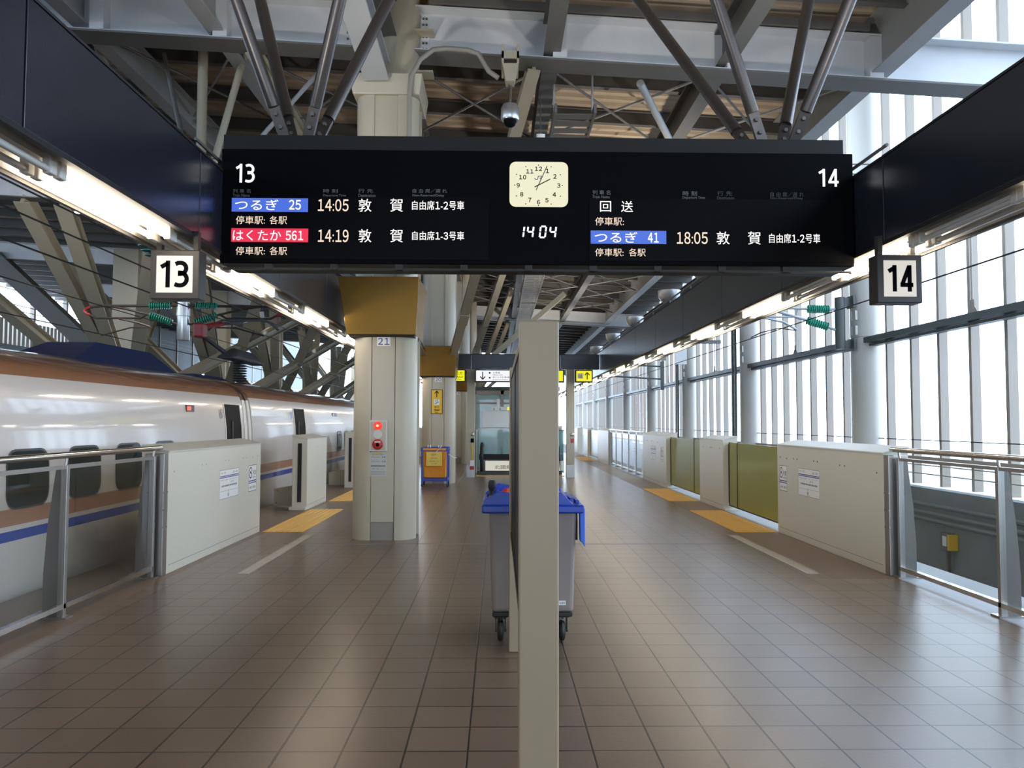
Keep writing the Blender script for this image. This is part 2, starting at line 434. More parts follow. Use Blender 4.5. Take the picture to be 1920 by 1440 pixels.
def figures(tx, body, x0, x1, y0, y1, k):
    w = (x1-x0)*0.5
    figure(tx.bm, body[0], x0-w*0.05, tx.o + tx.v*y0, tx.u, tx.v, w*0.9, y1-y0, k)
    figure(tx.bm, body[1], x0+w*1.0, tx.o + tx.v*y0, tx.u, tx.v, w, y1-y0, k)
    return tx

def rrect(x0, x1, y0, y1, r, n=5):
    out = []
    for cx, cy, a in ((x1-r, y0+r, -PI/2), (x1-r, y1-r, 0), (x0+r, y1-r, PI/2), (x0+r, y0+r, PI)):
        for k in range(n+1): out.append((cx+r*math.cos(a+k*PI/2/n), cy+r*math.sin(a+k*PI/2/n)))
    return out

# ------------------------------------------------------------------ setting: platform, tracks, roof deck, walls
XL, XR = -3.46, 4.10            # faces of the platform gates
PL, PR = -4.36, 4.84            # platform edges
b = B().prism([(XL+0.10,-45),(XR-0.02,-45),(XR-0.02,8.17),(XR-0.66,8.17),(XR-0.66,110),(XL+0.10,110)], 'z', -0.2, 0.0)
struct(b.build('floor', 'tile', loc=(0,0,0)))
struct(B().box(PL, XL+0.10, -45, 110, -0.2, 0.0).build('floor_left_band', 'band', loc=(0,0,0)))
struct(B().box(XR-0.66, XR+0.02, 8.17, 110, -0.2, 0.0).build('floor_right_band', 'band', loc=(0,0,0)))
struct(B().box(XR-0.02 if False else XR+0.02, PR, -45, 110, -0.2, 0.0).build('floor_right_edge', 'concrete', loc=(0,0,0)))
struct(B().box(XR-0.02, XR+0.02, -45, 8.17, -0.2, 0.0).build('trim_7', 'band'))
struct(B().box(PL+0.15, PR-0.15, -45, 110, -1.9, -0.2).build('floor_platform_base', 'wallgrey'))
struct(B().box(-28, 11, -45, 112, -2.1, -1.9).build('floor_trackbed', 'track'))
b = B()
b.box(-2.80, XR-0.66, 10.50, 10.525, 0.0, 0.002)
struct(b.build('trim_1', 'greyink'))
for i, (xa, xb) in enumerate(((-2.73, -2.61), (3.27, 3.41))):
    struct(B().box(xa, xb, 8.45, 11.3, 0.0, 0.003).build('trim_%d' % (i+2), 'line'))

# tactile paving slabs at the doors (bars across each slab)
def tactile(xa, xb, ya, yb, label):
    t = thing('tactile_paving', label, 'tactile paving', ((xa+xb)/2, ya, 0), 'yellow tactile paving at the doors')
    B().box(xa, xb, ya, yb, 0, 0.006).build('slab', 'tactile', t)
    b = B(); n = int((xb-xa)/0.075)
    for k in range(n):
        x = xa + (k+0.5)*(xb-xa)/n
        b.box(x-0.012, x+0.012, ya+0.02, yb-0.02, 0.006, 0.011)
    b.build('raised_bars', 'tactile', t)
tactile(-3.41, -2.82, 11.62, 14.6, 'yellow tactile paving at the open door gap nearest the camera, left side')
tactile(-3.41, -2.82, 16.1, 19.2, 'yellow tactile paving at the second door gap on the left, beyond the short gate')
tactile(3.47, 4.07, 11.62, 14.45, 'yellow tactile paving in front of the near olive doors on the right')
tactile(3.47, 4.07, 16.15, 19.15, 'yellow tactile paving in front of the second olive doors on the right')
tactile(3.47, 4.07, 33.0, 36.6, 'small distant yellow tactile paving on the right, past the long glass fence')

def zs(x): return 6.82 - 0.053*x                     # underside of the main roof beams
DX0, DX1 = -27.2, 5.75
b = B(); prof = []
y = -42.0
while y < 72:
    for dy, dz in ((0, 0), (0.13, 0), (0.16, 0.07), (0.27, 0.07)): prof.append((y+dy, dz))
    y += 0.30
lo = [(DX0, p, zs(DX0)+0.98+d) for p, d in prof]; hi = [(DX1, p, zs(DX1)+0.98+d) for p, d in prof]
n = len(prof); b._faces(lo+hi, [(i, i+1, n+i+1, n+i) for i in range(n-1)])
struct(b.build('ceiling', 'deck', loc=(0,0,0)))
b = B()
b.hexa([(DX0,-42,zs(DX0)+1.06),(DX1,-42,zs(DX1)+1.06),(DX1,72,zs(DX1)+1.06),(DX0,72,zs(DX0)+1.06),(DX0,-42,zs(DX0)+1.3),(DX1,-42,zs(DX1)+1.3),(DX1,72,zs(DX1)+1.3),(DX0,72,zs(DX0)+1.3)])
struct(b.build('ceiling_slab', 'dsteel', loc=(0,0,0)))

DX2 = 7.7
b = B(); lo = [(DX1, p, zs(DX1)+0.98+d) for p, d in prof if p > 17.5]; hi = [(DX2, p, zs(DX2)+0.98+d) for p, d in prof if p > 17.5]
n = len(lo); b._faces(lo+hi, [(i, i+1, n+i+1, n+i) for i in range(n-1)])
struct(b.build('ceiling_right', 'deck', loc=(0,0,0)))
b = B(); b.hexa([(DX1,17.5,zs(DX1)+1.06),(DX2,17.5,zs(DX2)+1.06),(DX2,72,zs(DX2)+1.06),(DX1,72,zs(DX1)+1.06),(DX1,17.5,zs(DX1)+1.3),(DX2,17.5,zs(DX2)+1.3),(DX2,72,zs(DX2)+1.3),(DX1,72,zs(DX1)+1.3)])
struct(b.build('ceiling_right_slab', 'dsteel', loc=(0,0,0)))
# right wall: concrete parapet, round columns, fins and glass
struct(B().box(9.45, 9.75, -45, 110, -1.9, 0.16).build('wall_right', 'wallgrey'))
CY = [-37.7, -27.9, -18.1, -8.3, 1.46, 11.26, 21.06, 30.86, 40.66, 50.46, 60.26, 70.06, 79.86, 89.66, 99.46]
WX = 10.05
wcol0 = None
for i, yc in enumerate(CY[5:]):
    lb = 'round white wall column on the right, %s from the camera' % ('nearest and out of frame' if i == 0 else ORD[i-1])
    t = thing('wall_column', lb, 'column', (9.85, yc, -1.9), 'round columns of the right glass wall')
    B().lathe([(0.40,0.0),(0.40,5.75),(0.385,5.76),(0.385,5.775),(0.40,5.785),(0.40,14)], (9.85, yc, -1.9), 28).build('shaft', 'wallcol', t, smooth=True)
    b = B()
    for z in (4.05, 4.45):
        for dy in (-0.12, 0.12):
            b.box(9.85-0.42, 9.85-0.36, yc-0.16+dy-0.012, yc-0.16+dy+0.012, z-0.12, z+0.12)
    b.build('lifting_lugs', 'wallcol', t)
for i in range(len(CY)-1):
    y0, y1 = CY[i], CY[i+1]
    w = struct(B().box(WX+0.10, WX+0.115, y0, y1, 0.16, 13).build('window_%d' % (i+1), 'wglass'))
    WLOC[w.name] = Vector(w.location)
    for k in range(8):
        yy = y1 - 0.86 - k*1.205
        if yy < y0+0.2: continue
        B().box(WX-0.09, WX+0.10, yy-0.05, yy+0.05, 0.16, 13).build('mullion', 'fin', w)
    B().box(9.62, WX-0.09, y0+0.02, y1-0.02, 3.71, 3.85).box(9.74, WX-0.09, y0+0.3, y1-0.3, 3.62, 3.68).build('ledge', 'ledge', w)
    b = B()
    b.tube([(WX-0.10, y0, 1.2), (WX-0.10, y1, 1.2)], 0.012, 6)
    b.build('cable_rail', 'wire', w)
    b = B()
    for z in (0.62, 0.42): b.box(WX-0.13, WX-0.10, y0+0.1, y1-0.1, z-0.012, z+0.012)
    b.box(WX-0.15, WX-0.09, y0+0.1, y1-0.1, 0.74, 0.82)
    b.build('guard_rail', 'fin', w)
    B().tube([(9.78, (y0+y1)/2, 3.9), (9.78, (y0+y1)/2, 9.5)], 0.022, 6).prism([((y0+y1)/2-0.2,3.86),((y0+y1)/2+0.2,3.86),((y0+y1)/2+0.07,4.02),((y0+y1)/2+0.07,4.15),((y0+y1)/2-0.07,4.15),((y0+y1)/2-0.07,4.02)], 'x', 9.77, 9.79).build('hanger_rod', 'fin', w)
struct(B().box(11, 260, -150, 260, -8.2, -8.0).build('floor_outside_ground', 'concrete'))
struct(B().box(4.8, 10.5, -45, 110, 12.6, 12.8).build('ceiling_hall', 'steel'))
# parapet cable ducts and equipment boxes along the right wall
for z, lb in ((-0.18, 'upper grey cable duct along the right parapet wall'), (-0.36, 'middle grey cable duct along the right parapet wall'), (-0.5, 'lowest grey cable duct along the right parapet wall')):
    tag(B().tube([(9.40, 2, z), (9.40, 60, z)], 0.045, 8).build('cable_duct', 'wallgrey', smooth=True), lb, 'duct', 'ducts on the parapet')
for yy, lb in ((16.4, 'small dark trackside box with a yellow side, seen through the near fence glass'), (13.5, 'small dark trackside box with a yellow side at the right edge of the photo')):
    t = thing('trackside_box', lb, 'equipment box', (9.35, yy, -1.9))
    B().box(9.28, 9.44, yy-0.02, yy+0.28, -1.05, -0.68).build('box_body', 'dsteel', t, bevel=0.01)
    B().box(9.265, 9.279, yy+0.02, yy+0.16, -0.95, -0.75).build('window_plate', 'white', t)
    B().box(9.26, 9.44, yy-0.11, yy-0.03, -1.02, -0.70).build('yellow_cover', 'yellow', t)
    B().box(9.33, 9.39, yy+0.08, yy+0.16, -1.9, -1.05).build('stand', 'dsteel', t)
for k, x in enumerate((6.03, 7.47)):
    b = B().box(x-0.035, x+0.035, -45, 110, -1.78, -1.72).box(x-0.07, x+0.07, -45, 110, -1.9, -1.87).box(x-0.012, x+0.012, -45, 110, -1.87, -1.78)
    tag(b.build('rail', 'rail'), ('rail nearest the platform' if k == 0 else 'rail nearest the parapet') + ' on the empty right track', 'rail', 'rails of the right track')

# left side wall far behind the train
struct(B().box(-27.2, -26.8, -45, 110, -1.9, 5.6).box(-27.2, -26.8, 53, 110, 5.9, 13).build('wall_left', 'wallgrey'))
b = B()
for k in range(82): b.box(-26.8, -26.7, 20+k*0.4, 20+k*0.4+0.26, 5.75, 7.15)
struct(b.build('trim_4', 'ribbed'))
struct(B().box(-26.95, -26.70, -45, 110, 5.45, 5.75).build('trim_5', 'ledge'))
w = struct(B().box(-27.0, -26.98, -45, 110, 5.6, 13).build('window_20', 'wglass')); WLOC[w.name] = Vector(w.location)
for k in range(26):
    yy = 12+k*3.4; B().box(-26.97, -26.72, yy-0.09, yy+0.09, 5.6, 13).build('mullion', 'fin', w)
b = B()
for z in (7.4, 7.7, 8.0, 8.8): b.box(-26.8, -26.76, -45, 110, z-0.02, z+0.02)
b.build('guard_rail', 'fin', w)

# ------------------------------------------------------------------ roof steel
BEAMS = [(11.30, -13.0, 9.85, 'grey steel roof beam crossing above the departure board, bolted to column 21'),
         (21.06, -21.0, 9.85, 'grey steel roof beam crossing above column 20, hidden behind the departure board'),
         (30.86, -21.0, -8.0, 'grey steel roof beam over the left tracks, seen under the left lamp row'),
         (40.66, -21.0, 9.85, 'distant pale roof beam crossing above the far hanging signs')]
for yb, xa, xb, lb in BEAMS:
    t = thing('roof_beam', lb, 'roof beam', (xa, yb, zs(xa)))
    h = 0.66
    B().ibeam((xa, yb, zs(xa)+h/2), (xb, yb, zs(xb)+h/2), 0.42, h, 0.025, 0.02).build('i_section', 'beam', t)
    B().bar((xa, yb, zs(xa)-0.004), (xb, yb, zs(xb)-0.004), 0.43, 0.03).build('bottom_flange', 'dsteel', t)  # thin dark strip under the beam; the soffit's shade put into its colour
    if yb < 12:
        for x0 in (-1.12, -2.12):
            b = B().box(x0-0.10 if x0 < -2 else x0-0.02, x0+0.02 if x0 < -2 else x0+0.10, yb-0.028, yb-0.011, zs(x0)+0.05, zs(x0)+h-0.05)
            b.build('splice_plate', 'beam', t)
            b = B()
            for k in range(6):
                for dx in (0.012, 0.058):
                    x = x0+dx if x0 > -2 else x0-dx-0.02
                    b.lathe([(0.017,0),(0.017,0.014),(0.010,0.022)], (x, yb-0.028, zs(x0)+0.10+k*0.09), 8, 'y') if False else b.tube([(x, yb-0.028, zs(x0)+0.10+k*0.09), (x, yb-0.05, zs(x0)+0.10+k*0.09)], [0.018, 0.012], 8)
            b.build('bolts', 'dsteel', t)
        # service rail clamped on the front of the beam, stiffeners at the girders
        B().bar((-1.0, yb-0.24, zs(-1)+h+0.07), (5.3, yb-0.24, zs(5.3)+h+0.07), 0.05, 0.11).build('service_rail', 'dsteel', t)
        for x in (-5.72, -3.98, 0.86, 3.36, 5.42):
            B().box(x-0.10, x+0.10, yb-0.20, yb-0.012, zs(x)+0.03, zs(x)+h-0.03).build('stiffener', 'beam', t)
GX = [-8.5, -6.0, -4.05, -1.57, 0.75, 3.25, 5.5]
for i, x in enumerate(GX):
    h = 0.52 if x < 5 else 0.85
    zb = zs(x)+0.1
    t = tag(B().ibeam((x, -11, zb+h/2), (x, 71, zb+h/2), 0.24 if x < 5 else 0.30, h, 0.02, 0.014).build('roof_girder', 'steel' if x < -2 or x > 5 else 'dsteel'),
        'steel girder running away under the roof deck, %s from the left' % ORD[i], 'girder', 'lengthwise roof girders')
h = 0.52; zb = zs(7.5)+0.1
tag(B().ibeam((7.5, 17.5, zb+h/2), (7.5, 71, zb+h/2), 0.24, h, 0.02, 0.014).build('roof_girder', 'dsteel'), 'steel girder at the outer edge of the roof deck above the right lamp row', 'girder', 'lengthwise roof girders')
# joists under the deck
jb = []
for k in range(46):
    yy = -4 + k*1.6
    o = tag(B().ibeam((DX0, yy, zs(DX0)+0.83), (DX1-0.05 if yy < 18 else DX2-0.05, yy, zs(DX1 if yy < 18 else DX2)+0.83), 0.12, 0.26, 0.012, 0.01).build('roof_joist', 'dsteel'),
            'slim dark steel joist crossing right under the tan roof deck', 'joist', 'joists under the roof deck')
# thin crossed braces between the girders
for i in range(len(GX)-1):
    xa, xb = GX[i], GX[i+1]
    for k in range(8):
        ya = 12.2 + k*3.2; yb2 = ya + 3.0
        for s_ in (0, 1):
            p0 = (xa+0.1, ya if s_ == 0 else yb2, zs(xa)+0.30+0.05*s_); p1 = (xb-0.1, yb2 if s_ == 0 else ya, zs(xb)+0.30+0.05*s_)
            tag(B().tube([p0, p1], 0.022, 6).build('brace_rod', 'steel' if s_ else 'dsteel'), 'thin diagonal brace rod spanning between two roof girders', 'brace', 'roof brace rods')

# ------------------------------------------------------------------ platform columns with gold boxes and tree struts
def column_section(xc, yc, hw=0.435, r=0.245, ph=0.155, dep=0.035):
    pts = []
    # four faces; each: corner arc then recessed panel
    def face(ang):
        out = []
        for k in range(9):
            a = -3*PI/4 + k*(PI/2)/8       # corner arc at lower left of the front face
            out.append((-hw+r + r*math.cos(a-0) , -hw+r + r*math.sin(a)))
        return out
    for q in range(4):
        ca, sa = math.cos(q*PI/2), math.sin(q*PI/2)
        loc = []
        for k in range(9):
            a = PI + k*(PI/2)/8
            loc.append((-hw+r + r*math.cos(a), -hw+r + r*math.sin(a)))
        loc += [(-ph-0.01, -hw), (-ph, -hw+dep), (ph, -hw+dep), (ph+0.01, -hw)]
        pts += [(xc + ca*x - sa*y, yc + sa*x + ca*y) for x, y in loc]
    return pts
XC = -1.57
NUM = {11.26: '21', 21.06: '20', 30.86: '19', 40.66: '18', 50.46: '17'}
for i, yc in enumerate((11.26, 21.06, 30.86, 40.66, 50.46)):
    num = NUM[yc]
    t = thing('platform_column', 'cream steel column numbered %s with a gold box around its upper part' % num if i < 2 else 'cream steel column with a gold box, %s behind column 20' % ORD[i-2], 'column', (XC, yc, 0), 'cream platform columns')
    top = 6.35 if i == 0 else zs(XC)+0.9
    B().prism(column_section(XC, yc), 'z', 0, top).build('shaft', 'cream', t, smooth=True)
    yf = yc-0.435
    B().box(XC-0.155, XC+0.155, yf+0.008, yf+0.04, 0.24, 2.80).build('infill_panel', 'cream', t, bevel=0.004)
    B().box(XC-0.15, XC+0.15, yf+0.014, yf+0.04, 0.0, 0.235).build('kick_plate', 'creamd', t)
    # gold box, wider at the top
    za, zb = 2.78, 3.55; yb = yc+0.03
    b = B(); b.hexa([(XC-0.50,yb-0.50,za),(XC+0.44,yb-0.50,za),(XC+0.44,yb+0.50,za),(XC-0.50,yb+0.50,za),(XC-0.60,yb-0.64,zb),(XC+0.49,yb-0.64,zb),(XC+0.49,yb+0.60,zb),(XC-0.60,yb+0.60,zb)])
    b.build('gold_box', 'gold', t, bevel=0.006, label='gold metal box tapering downward')
    B().box(XC-0.47, XC+0.42, yb-0.47, yb+0.47, za-0.03, za+0.002).build('box_underside', 'matblack', t)
    # number plate
    yp = yf+0.006
    B().box(XC-0.09, XC+0.09, yp-0.004, yp+0.003, 2.63, 2.752).build('number_plate', 'white', t)
    tx = T((XC-0.08, yp-0.0055, 2.645)); tx.t(num, 0.0, 0.16, 0, 0.095, 0.01, True); tx.build('number', 'blueink', t)
    if i == 0:
        # capital and round upper shaft
        b = B(); b.hexa([(XC-0.46,yc-0.46,6.12),(XC+0.46,yc-0.46,6.12),(XC+0.46,yc+0.46,6.12),(XC-0.46,yc+0.46,6.12),(XC-0.50,yc-0.50,6.40),(XC+0.50,yc-0.50,6.40),(XC+0.50,yc+0.50,6.40),(XC-0.50,yc+0.50,6.40)])
        b.build('capital', 'cream', t, bevel=0.01)
        B().lathe([(0.33,6.4),(0.33,8.0)], (XC+0.08, yc, 0), 28).build('upper_tube', 'cream', t, smooth=True)
        B().ibeam((XC-0.12, yc-0.5, 6.42), (XC-0.30, 8.2, 7.15), 0.34, 0.30, 0.03, 0.02).build('bracket', 'steel', t)
        for dx, dz in ((0.5, 7.15), (0.5, 6.55)):
            B().box(XC+0.3, XC+0.62, yc-0.2, yc+0.05, dz, dz+0.03).build('flange', 'cream', t)
    else:
        ends = [(0.50, yc-9.7), (-3.6, yc-9.7)] + ([(2.6, yc+0.4)] if i > 1 else [])
        for k, (ex, ey) in enumerate(ends):
            sx = XC + (0.36 if ex > XC else -0.36); sy = yc - 0.3 if ey < yc else yc
            zt = zs(ex)
            p0, p1 = Vector((sx, sy, 3.3)), Vector((ex, ey, zt))
            B().ibeam(p0, p1, 0.19, 0.17, 0.02, 0.05, side=(1,0,0)).build('strut', 'cream', t)
            m = p0.lerp(p1, 0.22)
            d = (p1-p0).normalized()
            if k == 0: B().bar(m-d*0.25, m+d*0.25, 0.22, 0.20, side=(1,0,0)).build('splice', 'cream', t)

# tree columns of the neighbouring platform, beyond the train
for i, yc in enumerate((30.8, 40.7, 50.6, 60.4, 70.2, 80.0)):
    x0 = -14.3
    t = thing('tree_column', 'branching pale steel column beyond the train, %s in its row' % ORD[i], 'column', (x0, yc, -1.9), 'branching columns beyond the train')
    B().ibeam((x0, yc, -1.9), (x0, yc, zs(x0)+0.6), 0.95, 0.75, 0.16, 0.5, side=(1,0,0)).build('trunk', 'cream', t)
    for ex, ey in ((-11.6, yc-9.7), (-9.1, yc-9.7), (-16.9, yc-9.7), (-12.6, yc-9.8), (-9.0, yc+9.0), (-17, yc+9.0)):
        B().ibeam((x0+(0.3 if ex > x0 else -0.3), yc-(0.3 if ey < yc else -0.3), 2.4), (ex, ey, zs(ex)), 0.42, 0.34, 0.03, 0.10, side=(1,0,0)).build('strut', 'cream', t)
    if i == 0: B().bar((x0-1.4, yc, 4.4), (x0-5.2, yc, 7.9), 0.55, 0.6).build('raker', 'dsteel', t)

# ------------------------------------------------------------------ lamp girders (navy fascia) with troughs
def lamp_girder(side):
    xf = -2.256 if side < 0 else 2.936  # girders, lamps, board and number signs: coordinates scaled up about the camera
    s = side
    nm = 'left' if s < 0 else 'right'
    t = thing('lamp_girder', 'long navy metal fascia girder carrying the %s row of platform lamps' % nm, 'lamp girder', (xf, 0, 2.96))
    Y0, Y1 = -10, 64
    seams = [Y0] + [-0.2+0.0*k for k in range(0)]
    y = 5.95 if s > 0 else 5.95
    yy = y
    while yy > Y0+2.3: yy -= 2.21
    seams = [Y0]
    while yy < Y1-1: seams.append(yy); yy += 2.21
    seams.append(Y1)
    for a, c in zip(seams[:-1], seams[1:]):
        B().box(xf, xf+s*0.038, a+0.007, c-0.007, 2.986, 3.63).build('fascia_panel', 'fascia', t, bevel=0.004)
    B().box(xf+s*0.02, xf+s*0.34, Y0, Y1, 3.06, 3.60).build('core', 'matblack', t)
    B().box(xf-s*0.005, xf+s*0.04, Y0, Y1, 2.955, 2.983).box(xf-s*0.005, xf+s*0.04, Y0, Y1, 3.632, 3.648).build('edge_strip', 'matblack', t)
    # trough: channel open downward
    b = B()
    b.box(xf+s*0.038, xf+s*0.365, Y0, Y1, 3.012, 3.036)
    b.hexa([(xf+s*0.32,Y0,3.024),(xf+s*0.333,Y0,3.024),(xf+s*0.333,Y1,3.024),(xf+s*0.32,Y1,3.024),(xf+s*0.36,Y0,2.93),(xf+s*0.372,Y0,2.93),(xf+s*0.372,Y1,2.93),(xf+s*0.36,Y1,2.93)])
    b.build('trough', 'trough', t)
    B().box(xf+s*0.34, xf+s*0.416, Y0, Y1, 3.03, 3.11).box(xf+s*0.374, xf+s*0.40, Y0, Y1, 2.91, 3.03).build('outer_lip', 'dsteel', t)
    b = B()
    b.tube([(xf+s*0.06, 6, 3.75), (xf+s*0.06, Y1, 3.75)], 0.014, 6)
    yy = 7.8
    while yy < Y1: b.tube([(xf+s*0.06, yy, 3.62), (xf+s*0.06, yy, 3.75)], 0.009, 5); yy += 1.5
    b.build('top_rail', 'dsteel', t)
    b = B(); xa_, xb_ = (xf+s*0.42, xf-s*0.30)
    for z in (3.74, 3.83, 3.92): b.tube([(xa_, 6.98, z), (xb_, 6.98, z)], 0.006, 5)
    for x in (xa_, (xa_+xb_)/2, xb_): b.tube([(x, 6.98, 3.62), (x, 6.98, 3.93)], 0.006, 5)
    b.build('bird_guard', 'dsteel', t)
    return xf
XGL = lamp_girder(-1); XGR = lamp_girder(1)

def lamp_proto(lit, ln):
    t = thing('fluorescent_lamp', 'x', 'lamp', (0, 0, 3.01))
    for dx in (-0.06, 0.06):
        B().tube([(dx, 0.03, 2.917), (dx, ln-0.03, 2.917)], 0.019, 10).build('tube', 'tube_on' if lit else 'tube_off', t, smooth=True)
    for yy in (0, ln):
        for dx in (-0.06, 0.06):
            B().box(dx-0.024, dx+0.024, yy-0.034, yy+0.034, 2.892, 3.011).build('socket', 'trough', t, bevel=0.01)
    B().box(-0.044, 0.044, -0.036, ln+0.036, 2.968, 3.010).build('batten', 'trough', t)
    return t
lit0 = lamp_proto(True, 1.41); off0 = lamp_proto(False, 1.08)
used = [False, False]
for s, xg, off in ((-1, XGL, 4.26), (1, XGR, 3.09)):
    nm = 'left' if s < 0 else 'right'
    kl = 0
    for k in range(-5, 24):
        y0 = off + 2.65*k
        if y0 > 62: break
        for isl in (1, 0):
            yy = y0 if isl else y0 - 1.175
            if not isl and (y0 > 36 or y0 < 2): continue
            p = lit0 if isl else off0
            if not used[isl]: o = p; used[isl] = True
            else: o = copy_tree(p)
            o.location = (xg + s*0.17, yy, 3.01)
            if y0 < 1:
                o['label'] = 'lit twin fluorescent lamp of the %s row above or behind the viewer, outside the photo' % nm; o['group'] = 'lit lamps of the %s row behind the viewer' % nm
                if isl == 0: o['label'] = 'unlit ' + o['label']
            elif isl:
                o['label'] = 'lit twin fluorescent lamp in the %s row, %s from the camera' % (nm, ORD[kl] if kl < 30 else 'last'); o['group'] = 'lit lamps of the %s row' % nm
            else:
                o['label'] = 'unlit twin fluorescent lamp in the %s row, just before the %s lit lamp' % (nm, ORD[kl]); o['group'] = 'unlit lamps of the %s row' % nm
        if y0 >= 1: kl += 1

# uplight bowls on the girders, pointing at the deck
UP = [(1, y) for y in (12.0, 14.5, 18.2, 21.7, 25.4, 31.0, 37.0)] + [(1, 3.6), (1, 8.6), (-1, 3.6), (-1, 8.6)]  # right girder's last two added to brighten the deck; near four are unseen
for k, (sd, yy) in enumerate(UP):
    lb = 'silver bowl uplight on the right girder, %s beyond the departure board' % ORD[k] if k < 7 else 'silver bowl uplight on the %s girder, %s the departure board' % ('right' if sd > 0 else 'left', 'hidden just behind' if yy > 5 else 'above the frame before')
    x = XGR+0.2 if sd > 0 else XGL-0.2
    t = thing('uplight', lb, 'uplight', (x, yy, 3.6), 'uplights on the girders')
    B().lathe([(0.06,3.77),(0.125,3.81),(0.19,3.89),(0.21,4.02),(0.195,4.02),(0.175,3.90),(0.11,3.83)], (x, yy, 0), 18).build('bowl', 'bowl', t, smooth=True)
    B().tube([(x, yy, 3.60), (x, yy, 3.80)], 0.03, 8).build('stem', 'dsteel', t)
    B().lathe([(0.15,3.97),(0.15,3.976)], (x, yy, 0), 14).build('lamp_glass', 'tube_off', t)
def spot(name, loc, d, power, col, ang=150):
    l = bpy.data.lights.new(name, 'SPOT'); l.energy = power; l.color = col; l.spot_size = math.radians(ang); l.spot_blend = 0.8; l.shadow_soft_size = 0.12
    o = bpy.data.objects.new(name, l); COL.objects.link(o); o.location = loc
    o.rotation_euler = Vector(d).to_track_quat('-Z', 'Y').to_euler(); return o
for sd, yy in UP[1:]:
    x = XGR+0.2 if sd > 0 else XGL-0.2
    if yy < 10: spot('uplight_bulb', (x, yy, 4.05), (-sd*0.45, 0.45, 1), 300 if yy < 5 else 170, (1.0, 0.96, 0.90), 135)
    else: spot('uplight_bulb', (x, yy, 4.05), (-0.3, 0.35, 1), 520 if yy > 17 else 320, (1.0, 0.92, 0.80), 135)
# ------------------------------------------------------------------ departure board
BY = 6.43                        # front of the board
t = thing('departure_board', 'wide black departure board with clock and led train lines, hanging across the platform', 'departure board', (0.33, BY, 2.86))
bd = t
xa, xb = -2.268, 2.923
B().box(xa, xb, BY, BY+0.45, 2.88, 3.824).build('housing', 'black', t, bevel=0.008)
B().box(xa, xb-0.06, BY+0.04, BY+0.43, 3.825, 3.955).build('top_cap', 'capm', t, bevel=0.005)
B().box(xa-0.02, xa, BY+0.12, BY+0.26, 3.74, 3.86).build('side_arm', 'frame', t)
B().box(xb, xb+0.012, BY+0.12, BY+0.26, 3.74, 3.86).build('side_arm', 'frame', t)
b = B().box(xa+0.02, xb-0.02, BY+0.02, BY+0.06, 2.835, 2.85)
for k in range(9): b.box(xa+0.36+k*0.53, xa+0.42+k*0.53, BY+0.01, BY+0.07, 2.835, 2.882)
b.build('bottom_rail', 'frame', t)
B().box(-2.186, -0.088, BY-0.008, BY-0.001, 2.917, 3.43).build('led_screen', 'led', t, label='left led screen for track 13')
B().box(0.737, 2.829, BY-0.008, BY-0.001, 2.917, 3.433).build('led_screen', 'led', t, label='right led screen for track 14')
YS = BY-0.0095
LINES = [('13',-2.150,-1.993,3.540,3.694),('列 車 名',-2.168,-2.024,3.455,3.487),('Train Name',-2.168,-2.030,3.423,3.447),('BLUE',-2.175,-1.557,3.301,3.414),('つるぎ',-2.148,-1.798,3.315,3.402),('25',-1.712,-1.615,3.320,3.401),('時 刻',-1.436,-1.318,3.460,3.493),('Departure Time',-1.436,-1.250,3.426,3.450),('14:05',-1.477,-1.228,3.309,3.409),('行 先',-1.150,-1.031,3.463,3.496),('Destination',-1.150,-1.009,3.429,3.454),('敦',-1.149,-1.042,3.307,3.414),('賀',-0.891,-0.786,3.309,3.417),('自 由 席／遅 れ',-0.709,-0.427,3.466,3.500),('Non-Reserved/Delay',-0.709,-0.450,3.431,3.456),('自由席1-2号車',-0.712,-0.287,3.326,3.402),('停車駅:',-2.139,-1.904,3.198,3.266),('各駅',-1.867,-1.726,3.199,3.267),('RED',-2.174,-1.552,3.053,3.165),('はくたか',-2.161,-1.772,3.063,3.150),('561',-1.734,-1.593,3.068,3.147),('14:19',-1.473,-1.225,3.055,3.159),('敦',-1.145,-1.040,3.055,3.164),('賀',-0.888,-0.784,3.057,3.165),('自由席1-3号車',-0.709,-0.286,3.077,3.150),('停車駅:',-2.136,-1.900,2.946,3.014),('各駅',-1.862,-1.722,2.947,3.015),  # text boxes converted from image pixels, then scaled with the board about the camera
 ('列 車 名',0.764,0.911,3.462,3.500),('Train Name',0.764,0.905,3.433,3.456),('回',0.825,0.916,3.321,3.409),('送',0.998,1.096,3.320,3.411),('停車駅:',0.785,1.021,3.208,3.276),('BLUE',0.748,1.368,3.057,3.166),('つるぎ',0.781,1.131,3.067,3.155),('41',1.217,1.305,3.069,3.150),('18:05',1.455,1.709,3.059,3.159),('敦',1.782,1.889,3.057,3.164),('賀',2.039,2.146,3.058,3.165),('自由席1-2号車',2.215,2.637,3.072,3.150),('停車駅:',0.784,1.017,2.953,3.019),('各駅',1.060,1.198,2.954,3.020),('14',2.627,2.797,3.545,3.692),('時 刻',1.506,1.623,3.458,3.498),('Departure Time',1.504,1.690,3.429,3.454),('行 先',1.790,1.913,3.461,3.500),('Destination',1.789,1.930,3.431,3.455),('自 由 席／遅 れ',2.229,2.507,3.456,3.496),('Non-Reserved/Delay',2.229,2.499,3.431,3.455)]
